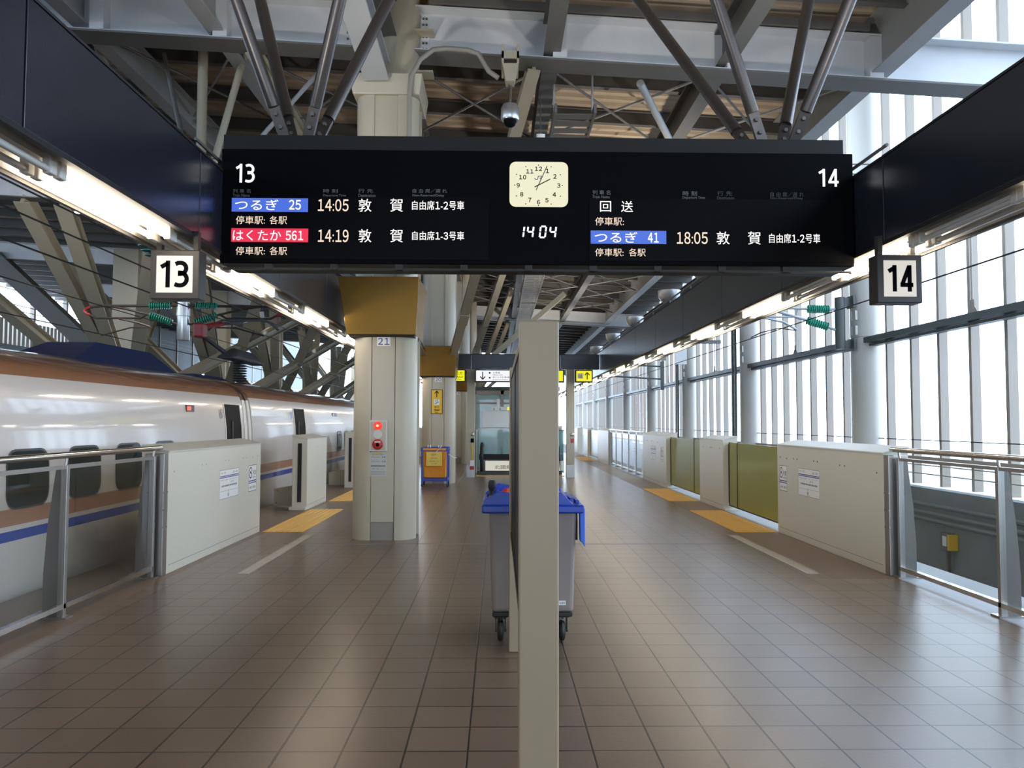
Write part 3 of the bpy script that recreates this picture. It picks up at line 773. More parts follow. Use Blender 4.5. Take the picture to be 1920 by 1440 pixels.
for s_, x0, x1, z0, z1 in LINES:
    if s_ in ('BLUE', 'RED'):
        tx = T((0, YS+0.0008, 0)); tx.r(x0, x1, z0, z1); tx.build('train_name_field', 'led'+s_.lower(), t); continue
    small = ' ' in s_ or s_ in ('Destination', 'Non-Reserved/Delay')
    tx = T((0, YS, 0))
    big = s_ in ('13', '14')
    if big: figures(tx, s_, x0, x1, z0, z1, 0.0205)
    else: tx.t(s_, x0, x1, z0, z1, 0.012 if (s_[0].isdigit() and not big) else (0.02 if big else 0.012 if not small else 0.006))
    m_ = 'numwhite' if big else ('dimmer' if small and x0 > 1.7 else 'dim') if small else 'ledwarm' if ('停' in s_ or '各' in s_ or ':' in s_) else 'ledwhite'
    tx.build('platform_number' if big else 'caption' if small else 'led_text', m_, t)
# clock
CKX, CKZ = 0.0832, 3.359
ck = B().prism(rrect(CKX, CKX+0.479, CKZ, CKZ+0.369, 0.05), 'y', BY-0.018, BY-0.001).build('clock_face', 'clockface', t, label='pale yellow rounded clock face')
tx = T((CKX, BY-0.0195, CKZ)); W_, H_ = 0.479, 0.369
def cp(px, py): return ((px-212)/928*W_, (830-py)/705*H_)
for n_, px, py in ((12,670,235),(1,812,268),(2,930,355),(3,990,498),(4,922,642),(5,803,732),(6,670,762),(7,533,728),(8,405,640),(9,350,498),(10,420,370),(11,533,278)):
    x, y = cp(px, py); w2 = 0.021 if n_ < 10 else 0.030
    tx.t(str(n_), x-w2, x+w2, y-0.0185, y+0.0185, 0.03, True)
for k in range(60):
    a = k*PI/30; sx_, sy_ = math.sin(a), math.cos(a)
    q = 1.0/ (abs(sx_)**2.6 + abs(sy_)**2.6)**(1/2.6)
    x, y = cp(670 + 383*sx_*q*0.985, 497 - 320*sy_*q)
    tx.disc(x, y, 0.0050 if k % 5 == 0 else 0.0013, 8)
tx.build('dial', 'ink', ck)
tx = T((CKX, BY-0.0203, CKZ))
a = cp(612, 385); c = cp(725, 350)
tx.seg(cp(612,385), cp(618,405), 0.0057); tx.seg(cp(618,405), cp(655,405), 0.0057); tx.seg(cp(655,405), cp(668,352), 0.0057); tx.seg(cp(662,352), cp(725,352), 0.0057); tx.seg(cp(725,352), cp(722,378), 0.0057); tx.seg(cp(722,378), cp(690,380), 0.0057); tx.seg(cp(690,380), cp(715,408), 0.0057)
tx.build('emblem', 'blueink', ck)
for nm, p, q, w2 in (('hour_hand', (608,527), (856,400), 0.0078), ('minute_hand', (632,578), (806,194), 0.0062)):
    (x0, y0), (x1, y1) = cp(*p), cp(*q)
    yh = BY-0.024 if nm[0] == 'h' else BY-0.028
    b = B(); b.bar((CKX+x0, yh, CKZ+y0), (CKX+x1, yh, CKZ+y1), 0.002, w2, side=(0,1,0))
    b.build(nm, 'matblack', ck)
# seven-segment time 14 04
def seg7(ch, x, z, w, h, sl=0.12):
    tx = T((0, YS+0.004, 0))
    S7 = {'1': 'bc', '4': 'bcfg', '0': 'abcdef'}
    P = {'a': ((0,1),(1,1)), 'b': ((1,1),(1,.5)), 'c': ((1,.5),(1,0)), 'd': ((0,0),(1,0)), 'e': ((0,0),(0,.5)), 'f': ((0,.5),(0,1)), 'g': ((0,.5),(1,.5))}
    for c_ in S7[ch]:
        a, q = P[c_]; f = lambda p: (x + p[0]*w + p[1]*h*sl, z + p[1]*h)
        a, q = Vector(f(a)), Vector(f(q)); d = (q-a)*0.09
        tx.seg(a+d, q-d, 0.0132)
    tx.build('digit', 'ledcool', bd)
for ch, x in (('1', 0.150), ('4', 0.226), ('0', 0.329), ('4', 0.410)): seg7(ch, x, 3.106, 0.045, 0.091)

# hanger pipes of the board (two clusters of four)
CL = [((-1.789, 6.653, 3.918), (-2.851, 5.548, 7.25)), ((-1.739, 6.703, 3.918), (-2.757, 7.808, 7.25)), ((-1.638, 6.653, 3.918), (-0.584, 5.519, 7.25)), ((-1.588, 6.703, 3.918), (-0.453, 7.837, 7.25)), ((2.192, 6.728, 3.918), (1.155, 9.15, 7.25)), ((2.268, 6.653, 3.918), (1.012, 6.125, 7.25)), ((2.419, 6.703, 3.918), (3.523, 8.229, 7.25)), ((2.482, 6.653, 3.918), (3.558, 5.455, 7.25))]
HL = ['left cluster, forward left leg','left cluster, rear left leg','left cluster, forward right leg','left cluster, rear right leg','right cluster, rear left leg','right cluster, forward left leg','right cluster, rear right leg','right cluster, forward right leg']
for (p0, p1), lb in zip(CL, HL):
    p0, p1 = Vector(p0), Vector(p1); d = (p1-p0).normalized(); p0 = p0 + d*0.055
    t = thing('hanger_pipe', 'dark pipe holding up the departure board, ' + lb, 'hanger pipe', p0, 'pipes holding the departure board')
    B().tube([p0+d*0.28, p1], 0.054, 12).build('pipe', 'pipe', t, smooth=True)
    B().bar(p0-d*0.0, p0+d*0.33, 0.04, 0.09, side=(0,1,0)).build('fork', 'pipe', t)
    for q in (0.10, 0.21): B().tube([p0+d*q+Vector((0,-0.045,0)), p0+d*q+Vector((0,0.045,0))], 0.018, 6).build('bolt', 'dsteel', t)

# ------------------------------------------------------------------ square platform number signs 13 and 14
def num_sign(num, xa, xb, panel):
    Y = 5.8
    t = thing('platform_number_sign', 'square lit sign %s in a dark frame under the %s lamp row' % (num, 'left' if num == '13' else 'right'), 'number sign', ((xa+xb)/2, Y, 2.488))
    B().box(xa, xb, Y, Y+0.14, 2.488, 2.85).build('case', 'frame', t, bevel=0.007)
    px0, px1, pz0, pz1 = xa+0.048, xb-0.048, 2.535, 2.805
    B().box(px0, px1, Y-0.006, Y+0.001, pz0, pz1).build('light_panel', panel, t)
    tx = T((px0, Y-0.0075, pz0)); figures(tx, num, 0.024, px1-px0-0.024, 0.036, pz1-pz0-0.036, 0.032); tx.build('numeral', 'ink', t)
    for x in (xa+0.045, xb-0.045): B().box(x-0.018, x+0.018, Y+0.04, Y+0.09, 2.85, 3.0).build('hanger', 'frame', t)
num_sign('13', -2.548, -2.19, 'panel_lit')
num_sign('14', 2.803, 3.140, 'panel_lit2')

# ------------------------------------------------------------------ foreground notice board seen edge-on
t = thing('notice_board', 'beige posts and thin black notice board seen edge-on in the middle of the platform', 'notice board', (0.152, 3.0, 0))
for yy in (3.0, 5.6):
    B().box(0.077, 0.228, yy, yy+0.06, 0, 1.985).build('post', 'post', t, bevel=0.008, seg=3)
B().box(0.092, 0.213, 3.06, 5.6, 0.80, 1.93).build('panel', 'black', t)
B().box(0.086, 0.092, 3.06, 5.6, 0.80, 0.83).box(0.086, 0.092, 3.06, 5.6, 1.90, 1.93).box(0.086, 0.092, 4.3, 4.33, 0.83, 1.90).box(0.213, 0.219, 3.06, 5.6, 0.80, 0.83).box(0.213, 0.219, 3.06, 5.6, 1.90, 1.93).build('panel_frame', 'frame', t)
B().box(0.087, 0.218, 3.06, 5.6, 1.93, 1.945).build('top_strip', 'post', t)

# ------------------------------------------------------------------ cleaning bin behind the board
t = thing('cleaning_bin', 'taupe wheeled bin with a blue tool tray behind the notice board', 'bin', (0.25, 6.05, 0))
b = B(); b.hexa([(-0.045,5.80,0.225),(0.545,5.80,0.225),(0.545,6.36,0.225),(-0.045,6.36,0.225),(-0.068,5.76,0.955),(0.566,5.76,0.955),(0.566,6.42,0.955),(-0.068,6.42,0.955)])
b.build('bin_body', 'binbody', t, bevel=0.03, seg=3)
B().box(-0.04, 0.54, 5.80, 6.36, 0.195, 0.228).build('base_plate', 'rubber', t, bevel=0.008)
b = B(); b.box(-0.118, 0.618, 5.72, 6.46, 0.945, 1.005)
b.build('lid_tray', 'blue', t, bevel=0.012)
for pr, ya_, yb_ in (([(-0.108,1.0),(-0.10,1.04),(0.0,1.10),(0.17,1.075),(0.17,1.0)], 5.76, 5.79), ([(-0.108,1.0),(-0.10,1.04),(0.0,1.11),(0.17,1.085),(0.17,1.0)], 6.38, 6.42),
                   ([(0.26,1.0),(0.30,1.09),(0.46,1.09),(0.54,1.01),(0.54,1.0)], 5.76, 5.79), ([(0.26,1.0),(0.30,1.10),(0.46,1.10),(0.56,1.01),(0.56,1.0)], 6.38, 6.42)):
    B().prism(pr, 'y', ya_, yb_).build('tray_wall', 'blue', t, bevel=0.006)
for k in range(4):
    x = 0.44+0.042*k
    B().box(x, x+0.028, 5.86+0.0*k, 6.36, 1.003, 1.075-0.016*k).build('divider', 'blue', t, bevel=0.004)
for k in range(3):
    x = -0.105+0.045*k
    B().box(x, x+0.022, 5.86, 6.36, 1.003, 1.03+0.018*k).build('divider', 'blue', t, bevel=0.004)
b = B(); b.prism([(0.585,0.98),(0.625,0.98),(0.625,0.70),(0.605,0.735),(0.590,0.74)], 'y', 5.75, 5.83)
b.build('hook_bracket', 'bluelt', t, bevel=0.006)
B().box(0.562, 0.58, 5.84, 6.1, 0.74, 0.93).build('side_plate', 'rubber', t)
for x in (0.02, 0.47):
    for yy in (5.90, 6.28):
        c_ = B().box(x-0.05, x+0.05, yy-0.045, yy+0.045, 0.178, 0.197).box(x-0.038, x-0.030, yy-0.03, yy+0.03, 0.07, 0.18).box(x+0.030, x+0.038, yy-0.03, yy+0.03, 0.07, 0.18).build('caster', 'rubber', t)
        B().lathe([(0.05,-0.024),(0.068,-0.016),(0.075,0),(0.068,0.016),(0.05,0.024)], (x, yy, 0.075), 20, 'x').build('wheel', 'rubber', c_, smooth=True)
        B().tube([(x-0.045, yy, 0.075), (x+0.045, yy, 0.075)], 0.012, 8).build('axle', 'stain', c_)
B().box(0.435, 0.487, 5.775, 5.786, 0.285, 0.315).build('label_sticker', 'white', t)
tx = T((0.438, 5.7735, 0.288)); tx.t('120', 0.004, 0.042, 0.004, 0.02, 0.02); tx.build('sticker_print', 'ink', t)
t = thing('hand_mop', 'black mop handle standing in the blue tray of the taupe bin', 'mop', (-0.05, 5.95, 1.0))
B().tube([(-0.06, 5.95, 1.005), (-0.05, 5.94, 1.09)], 0.016, 10).build('shaft', 'rubber', t, smooth=True)
B().tube([(-0.05, 5.94, 1.09), (-0.046, 5.94, 1.115), (-0.043, 5.94, 1.15), (-0.042, 5.94, 1.165)], [0.02, 0.03, 0.031, 0.024], 12).build('grip', 'matblack', t, smooth=True)
B().box(-0.10, 0.0, 5.92, 5.96, 1.02, 1.03).build('clip', 'rubber', t)
t = thing('red_cloth', 'red cleaning cloth heaped in a grey cup on the blue tray', 'cloth', (0.06, 6.0, 1.0))
b = B(); b.lathe([(0.045,1.0),(0.055,1.045),(0.05,1.045)], (0.07, 6.0, 0), 14); b.build('cup', 'binbody', t, smooth=True)
b = B(); b.lathe([(0.055,1.045),(0.058,1.06),(0.04,1.085),(0.018,1.10),(0.004,1.103)], (0.07, 6.0, 0), 14)
for v in b.bm.verts: v.co += Vector((random.uniform(-.007,.007), random.uniform(-.007,.007), random.uniform(-.004,.004)))
b.build('folded_cloth', mat('red cloth', (0.75, 0.06, 0.02), 0.7), t, smooth=True)

# ------------------------------------------------------------------ items on and beside column 21 / 20
YF = 11.26-0.435+0.006
t = thing('fire_alarm_panel', 'pale fire alarm panel with a lit red lamp and red button on column 21', 'alarm panel', (-1.63, YF, 1.2))
B().box(-1.748, -1.506, YF-0.028, YF+0.004, 1.197, 1.617).build('cover', 'gatetop', t, bevel=0.006)
B().box(-1.728, -1.526, YF-0.033, YF-0.027, 1.215, 1.60).build('door', 'cream', t, bevel=0.004)
B().lathe([(0.056,0.0),(0.056,-0.008),(0.045,-0.03),(0.02,-0.042)], (-1.632, YF-0.033, 1.543), 20, 'y').build('alarm_lamp', 'redlamp', t, smooth=True, label='glowing red lamp')
B().lathe([(0.018,0.0),(0.012,-0.006)], (-1.632, YF-0.075, 1.543), 12, 'y').build('lamp_core', 'redcore', t)
B().lathe([(0.065,0.0),(0.062,-0.006)], (-1.632, YF-0.033, 1.425), 24, 'y').build('speaker_disc', 'gatetop', t)
bt = B().lathe([(0.073,0.0),(0.073,-0.012),(0.06,-0.018)], (-1.632, YF-0.033, 1.292), 24, 'y').build('push_button', 'red', t, smooth=True, label='dark red round call point')
B().lathe([(0.025,0.0),(0.02,-0.006)], (-1.632, YF-0.051, 1.287), 16, 'y').build('button_centre', 'ink', bt)
tx = T((-1.672, YF-0.0525, 1.318)); tx.r(0, 0.08, 0, 0.012); tx.build('button_text', 'white', bt)
t = thing('notice_sheet', 'grey printed instruction sheet below the fire alarm panel on column 21', 'notice', (-1.63, YF, 0.86))
B().box(-1.745, -1.517, YF-0.003, YF+0.004, 0.86, 1.185).build('sheet', mat('notice paper', (0.46, 0.45, 0.41), 0.6), t)
tx = T((-1.745, YF-0.0042, 0.86))
tx.r(0.03, 0.20, 0.285, 0.292)
for z in (0.25, 0.19): tx.t('列車非常停止', 0.02, 0.15, z, z+0.018, 0.01); tx.r(0.17, 0.185, z, z+0.018); tx.r(0.195, 0.215, z, z+0.018)
tx.r(0.02, 0.215, 0.13, 0.148); tx.t('ボタン', 0.03, 0.19, 0.09, 0.11, 0.01)
for z in (0.02, 0.035, 0.05, 0.065): tx.r(0.015, 0.21, z, z+0.004)
tx.build('print', 'greyink', t)
tx = T((-1.745, YF-0.0042, 0.86)); tx.r(0.05, 0.17, 0.297, 0.31); tx.build('yellow_heading', 'yellow', t)

Y20 = 21.06-0.435+0.006
t = thing('escalator_direction_sign', 'tall yellow sign with an up arrow and escalator symbol on column 20', 'sign', (-1.60, Y20, 1.8))
B().box(-1.75, -1.455, Y20-0.02, Y20+0.004, 1.80, 2.43).build('plate', 'ink', t)
B().box(-1.738, -1.467, Y20-0.024, Y20-0.018, 1.812, 2.418).build('face', 'yellow', t)
B().box(-1.675, -1.535, Y20-0.028, Y20-0.0235, 2.03, 2.18).build('symbol_field', 'white', t)
tx = T((-1.738, Y20-0.026, 1.812)); tx.arrow(0.135, 0.50, 0.16); tx.t('前方', 0.075, 0.20, 0.135, 0.195, 0.02); tx.t('Ahead', 0.065, 0.205, 0.07, 0.115, 0.02); tx.t('50m', 0.09, 0.18, 0.015, 0.05, 0.02); tx.build('lettering', 'ink', t)
tx = T((-1.675, Y20-0.0295, 2.03)); tx.seg((0.02,0.03),(0.05,0.03),0.015); tx.seg((0.05,0.03),(0.10,0.075),0.015); tx.seg((0.10,0.075),(0.125,0.075),0.015); tx.r(0.045,0.058,0.06,0.11); tx.disc(0.052,0.122,0.01,10); tx.r(0.082,0.095,0.085,0.13); tx.disc(0.089,0.140,0.009,10); tx.build('escalator_symbol', 'blueink', t)

# waste cart in front of column 20
t = thing('waste_cart', 'blue framed cart with an orange bag and yellow card in front of column 20', 'cart', (-1.56, 19.85, 0))
xa, xb, ya, yb = -1.90, -1.22, 19.55, 20.15
B().hexa([(xa+0.07,ya+0.03,0.22),(xb-0.07,ya+0.03,0.22),(xb-0.07,yb-0.03,0.22),(xa+0.07,yb-0.03,0.22),(xa+0.06,ya,0.90),(xb-0.06,ya,0.90),(xb-0.06,yb,0.90),(xa+0.06,yb,0.90)]).build('bag', 'orange', t, bevel=0.03, seg=3)
for x in (xa+0.03, xb-0.03):
    B().tube([(x, ya, 0.08), (x, ya-0.01, 0.97)], 0.018, 8).build('upright', 'blue', t)
    B().tube([(x, yb, 0.08), (x, yb, 0.97)], 0.018, 8).build('upright', 'blue', t)
B().box(xa+0.0, xb-0.0, ya-0.03, ya-0.0, 0.88, 0.97).box(xa, xb, yb, yb+0.03, 0.88, 0.97).box(xa, xa+0.04, ya, yb, 0.9, 0.96).box(xb-0.04, xb, ya, yb, 0.9, 0.96).build('top_frame', 'blue', t, bevel=0.008)
B().box(xa+0.06, xb-0.06, ya-0.034, ya-0.03, 0.90, 0.95).build('orange_trim', 'orange', t)
B().box(xa+0.02, xb-0.02, ya-0.01, yb+0.01, 0.15, 0.215).build('bottom_frame', 'blue', t, bevel=0.01)
for x in (xa+0.03, xb-0.03):
    for yy in (ya+0.02, yb-0.02):
        B().lathe([(0.04,-0.018),(0.05,0),(0.04,0.018)], (x, yy, 0.05), 14, 'x').build('caster', 'rubber', t, smooth=True)
B().box(xa+0.14, xb-0.16, ya-0.045, ya-0.037, 0.52, 0.86).build('card', 'yellowp', t)
tx = T((xa+0.14, ya-0.0465, 0.52)); tx.t('お客様へ', 0.11, 0.27, 0.25, 0.30, 0.01); tx.t('清掃作業中', 0.10, 0.28, 0.17, 0.20, 0.01); tx.t('ご協力お願いします', 0.06, 0.32, 0.10, 0.13, 0.01); tx.t('金沢駅', 0.12, 0.26, 0.04, 0.07, 0.01); tx.build('card_print', 'greyink', t)
for x in (xa+0.20, xb-0.22):
    B().tube([(x-0.03, ya+0.05, 0.93), (x-0.03, ya+0.05, 1.03)], 0.013, 6).tube([(x+0.03, ya+0.05, 0.93), (x+0.03, ya+0.05, 1.03)], 0.013, 6).build('handle', 'white', t)
B().tube([(xb-0.18, ya-0.05, 0.98), (xa+0.32, ya-0.055, 0.80)], 0.006, 5).tube([(xb, ya, 0.8), (xb+0.12, ya+0.1, 0.72), (xb+0.18, ya+0.3, 0.7)], 0.008, 5).build('cord', 'white', t)

# ------------------------------------------------------------------ platform gates, doors and glass fences
def place(side):
    s = side; xf = XL if s < 0 else XR
    return s, xf
def cabinet(side, ya, yb, label, screws, zt=1.28, poster=None):
    s, xf = place(side)
    t = thing('platform_gate', label, 'platform gate', (xf+s*0.14, (ya+yb)/2, 0), 'platform gate cabinets')
    X = lambda d: xf + s*d
    B().prism([(X(0),0.0),(X(0),zt-0.012),(X(0.27),zt+0.045),(X(0.27),0.0)], 'y', ya, yb).build('cabinet', 'gate', t, bevel=0.006)
    B().prism([(X(-0.006),zt-0.013),(X(-0.006),zt+0.0),(X(0.01),zt+0.008),(X(0.28),zt+0.07),(X(0.285),zt+0.05)], 'y', ya-0.004, yb+0.004).build('top_cover', 'gatetop', t)
    b = B().box(X(-0.001), X(0.004), ya+0.05, yb-0.05, 0.085, 0.090); b.build('kick_seam', 'greyink', t)
    for fy, fz in screws:
        B().lathe([(0.011,0),(0.011,-0.004)], (X(-0.0), ya+fy, fz), 10, 'x').build('screw', 'dsteel', t)
    return t, X
def poster8(t, X, side, y0, y1, z0, z1):
    s = side; u = (0,-s,0) ; X0 = X(-0.003)
    p = B().box(X(-0.002), X(0.0), y0, y1, z0, z1).build('car_number_sign', 'white', t)
    o = Vector((X(-0.0032), y1 if s > 0 else y0, z0)); w, h = y1-y0, z1-z0
    tx = T(o, u); tx.r(0,w,0,0.006); tx.r(0,w,h-0.006,h); tx.r(0,0.006,0,h); tx.r(w-0.006,w,0,h)
    tx.t('8', 0.025, 0.025+w*0.33, h*0.5, h*0.93, 0.0); tx.t('号車', w*0.5, w*0.92, h*0.60, h*0.80, 0.02); tx.t('Car No.', w*0.5, w*0.92, h*0.50, h*0.565, 0.01)
    tx.t('←東京', 0.02, w*0.45, h*0.10, h*0.20, 0.01); tx.t('敦賀→', w*0.55, w-0.02, h*0.10, h*0.20, 0.01)
    tx.build('lettering', 'ink', p)
    tx = T(o, u); tx.r(0.006, w-0.006, h*0.38, h*0.42); tx.r(0.006, w-0.006, h*0.31, h*0.345); tx.build('blue_bars', 'blueink', p)
def postermap(t, X, side, y0, y1, z0, z1):
    s = side; u = (0,-s,0)
    p = B().box(X(-0.002), X(0.0), y0, y1, z0, z1).build('route_map_sign', 'white', t)
    o = Vector((X(-0.0032), y1 if s > 0 else y0, z0)); w, h = y1-y0, z1-z0
    tx = T(o, u); tx.r(0,w,0,0.005); tx.r(0,w,h-0.005,h); tx.r(0,0.005,0,h); tx.r(w-0.005,w,0,h)
    tx.t('←富山・長野', 0.03, w*0.30, h*0.86, h*0.93, 0.01); tx.t('福井・敦賀→', w*0.68, w-0.03, h*0.84, h*0.92, 0.01)
    tx.t('お客さまへのお願い', 0.04, w*0.42, h*0.62, h*0.67, 0.008); tx.t('ホームドアについて', w*0.5, w*0.93, h*0.62, h*0.67, 0.008); tx.t('乗車口', w*0.55, w*0.75, h*0.53, h*0.58, 0.008)
    for k in range(12): tx.r(w*0.1+k*w*0.068, w*0.1+k*w*0.068+w*0.05, h*0.41, h*0.47)
    tx.r(w*0.04, w*0.96, h*0.26, h*0.268); tx.arrow(w*0.45, h*0.19, h*0.22, False); tx.r(w*0.42, w*0.48, h*0.05, h*0.075)
    tx.build('lettering', 'greyink', p)
    tx = T(o, u); tx.r(0.005, w-0.005, h*0.765, h*0.795); tx.r(0.005, w-0.005, h*0.715, h*0.745); tx.build('blue_bars', 'blueink', p)
SC = [(0.15,1.06),(0.95,1.09),(1.08,1.09),(1.75,1.10),(1.87,1.10),(2.45,1.10),(2.58,1.10),(2.85,1.09),(3.1,1.10)]
SCS = [(0.2,1.12),(0.75,1.12),(0.85,1.12),(1.4,1.12)]
t, X = cabinet(-1, 8.43, 11.67, 'long white platform gate cabinet on the left with route map, beside the train', SC)
poster8(t, X, -1, 11.12, 11.46, 0.62, 0.985); postermap(t, X, -1, 9.97, 10.69, 0.62, 0.985)
t, X = cabinet(1, 8.43, 11.66, 'long beige platform gate cabinet on the right with route map, beside the near glass fence', SC)
poster8(t, X, 1, 11.27, 11.56, 0.62, 0.985); postermap(t, X, 1, 10.12, 10.83, 0.62, 0.985)
tl, Xl = cabinet(-1, 14.5, 16.12, 'short white platform gate cabinet on the left between two open door gaps', SCS)
tr, Xr = cabinet(1, 14.5, 16.18, 'short platform gate cabinet on the right between two olive doors', SCS)
for t, X, s in ((tl, Xl, -1), (tr, Xr, 1)):
    B().box(X(0.10), X(0.17), 14.49, 14.51, 0.14, 1.2).build('door_slot', 'matblack', t)
    B().box(X(0.0), X(0.3), 14.40, 14.50, 0.0, 0.06).build('foot', 'gate', t, bevel=0.01)
B().prism([(Xl(0.29),0.03),(Xl(0.73),0.03),(Xl(0.73),0.34),(Xl(0.29),0.42)], 'y', 14.98, 15.04).build('skirt_panel', 'cream', tl, bevel=0.006)
b = B()
for d, z in ((0.34,0.08),(0.68,0.08),(0.34,0.36),(0.66,0.30)): b.tube([(Xl(d),14.98,z),(Xl(d),14.97,z)], 0.012, 8)
b.build('skirt_bolts', 'dsteel', tl)
t, X = cabinet(-1, 19.4, 22.6, 'third white gate cabinet on the left, mostly hidden by column 21', SC)
B().box(X(0.10), X(0.17), 19.39, 19.41, 0.14, 1.2).build('door_slot', 'matblack', t)
B().prism([(X(0.29),0.03),(X(0.73),0.03),(X(0.73),0.34),(X(0.29),0.42)], 'y', 19.78, 19.84).build('skirt_panel', 'cream', t, bevel=0.006)
t, X = cabinet(1, 19.42, 22.6, 'pale gate cabinet on the right with two small signs, before the far glass fence', SC)
B().box(X(0.10), X(0.17), 19.41, 19.43, 0.14, 1.2).build('door_slot', 'matblack', t); B().box(X(0.0), X(0.3), 19.32, 19.42, 0.0, 0.06).build('foot', 'gate', t, bevel=0.01)
postermap(t, X, 1, 20.7, 21.4, 0.62, 0.98); poster8(t, X, 1, 19.75, 20.05, 0.62, 0.98)
for s, w_ in ((1, 'right'), (-1, 'left')):
    for k, (ya, yb) in enumerate(((29.7, 32.9), (36.6, 38.3), (41.3, 44.5), (54.5, 57.7), (61, 62.7))):
        cabinet(s, ya, yb, 'distant gate cabinet on the %s side, %s past the far glass fence' % (w_, ORD[k]), [])
# olive glass door leaves on the right (closed)
def door(ya, yb, label):
    t = thing('gate_door', label, 'gate door', (XR+0.13, (ya+yb)/2, 0.10), 'olive sliding gate doors')
    B().box(XR+0.11, XR+0.15, ya, yb, 0.10, 1.235).build('leaf', 'olive', t, bevel=0.004)
    B().box(XR+0.105, XR+0.155, ya, yb, 0.085, 0.105).build('bottom_rail', 'matblack', t)
    B().box(XR+0.104, XR+0.156, yb-0.025, yb, 0.10, 1.238).build('edge_strip', 'matblack', t)
door(11.68, 14.0, 'olive glass door leaf next to the long right cabinet')
door(14.0, 14.48, 'narrow olive door leaf edge next to the short right cabinet')
door(16.2, 17.1, 'olive door leaf just beyond the short right cabinet')
door(17.1, 19.4, 'far olive door leaf with a teal sheen before the pale right cabinet')
door(32.95, 36.55, 'very distant olive door leaf past the far glass fence')

def fence(side, y0, n, pitch, label, end=True):
    s, xf = place(side); X = lambda d: xf + s*d
    y1 = y0 + n*pitch
    t = thing('glass_fence', label, 'glass fence', (X(0.09), (y0+y1)/2, 0), 'glass platform fences')
    for k in range(n+1):
        yy = y0 + k*pitch
        B().box(X(0.06), X(0.115), yy-0.022, yy+0.022, 0.0, 1.235).build('post', 'stain', t, bevel=0.004)
        B().prism([(X(0.115),0.0),(X(0.24),0.0),(X(0.24),0.35),(X(0.215),0.75),(X(0.16),1.2),(X(0.115),1.2)], 'y', yy-0.007, yy+0.007).build('post_blade', 'blade', t)
        B().box(X(0.02), X(0.26), yy-0.06, yy+0.06, 0.0, 0.012).build('base_plate', 'stain', t)
        B().tube([(X(0.085), yy, 1.23), (X(0.075), yy, 1.30)], 0.012, 6).build('rail_bracket', 'chrome', t)
    for k in range(n):
        ya, yb = y0+k*pitch+0.03, y0+(k+1)*pitch-0.03
        B().box(X(0.082), X(0.092), ya, yb, 0.115, 1.215).build('glass_panel', 'fglass', t)
    B().tube([(X(0.07), y0-0.02, 1.318), (X(0.07), y1+(0.14 if end else 0.02), 1.318)], 0.027, 12).build('handrail', 'chrome', t, smooth=True)
    B().box(X(0.065), X(0.11), y0, y1, 1.205, 1.235).build('top_rail', 'stain', t)
    B().box(X(0.06), X(0.115), y0, y1, 0.075, 0.115).build('bottom_rail', 'chrome', t)
    return t
fence(-1, 1.65, 4, 1.65, 'near glass fence with steel handrail on the left, in front of the train')
fence(1, 1.65, 4, 1.65, 'near glass fence with steel handrail at the right edge, by the empty track')
fence(1, 22.75, 5, 1.38, 'far glass fence on the right between two distant gate cabinets', False)
fence(-1, 22.75, 5, 1.38, 'far glass fence on the left hidden behind column 21', False)
for s, w_ in ((-1, 'left'), (1, 'right')):
    X = lambda d: (XL if s < 0 else XR) + s*d
    t = thing('end_post', 'broad stainless end post between the %s near fence and the long gate cabinet' % w_, 'post', (X(0.1), 8.36, 0))
    B().box(X(0.0), X(0.2), 8.32, 8.425, 0.0, 1.26).build('post_body', 'stain', t, bevel=0.006)
    b = B()
    for z in (0.5, 0.68, 0.86):
        for yy in (8.315, 8.41): b.tube([(X(0.0), yy, z), (X(-0.006), yy, z)], 0.008, 8)
    b.build('rivets', 'chrome', t)

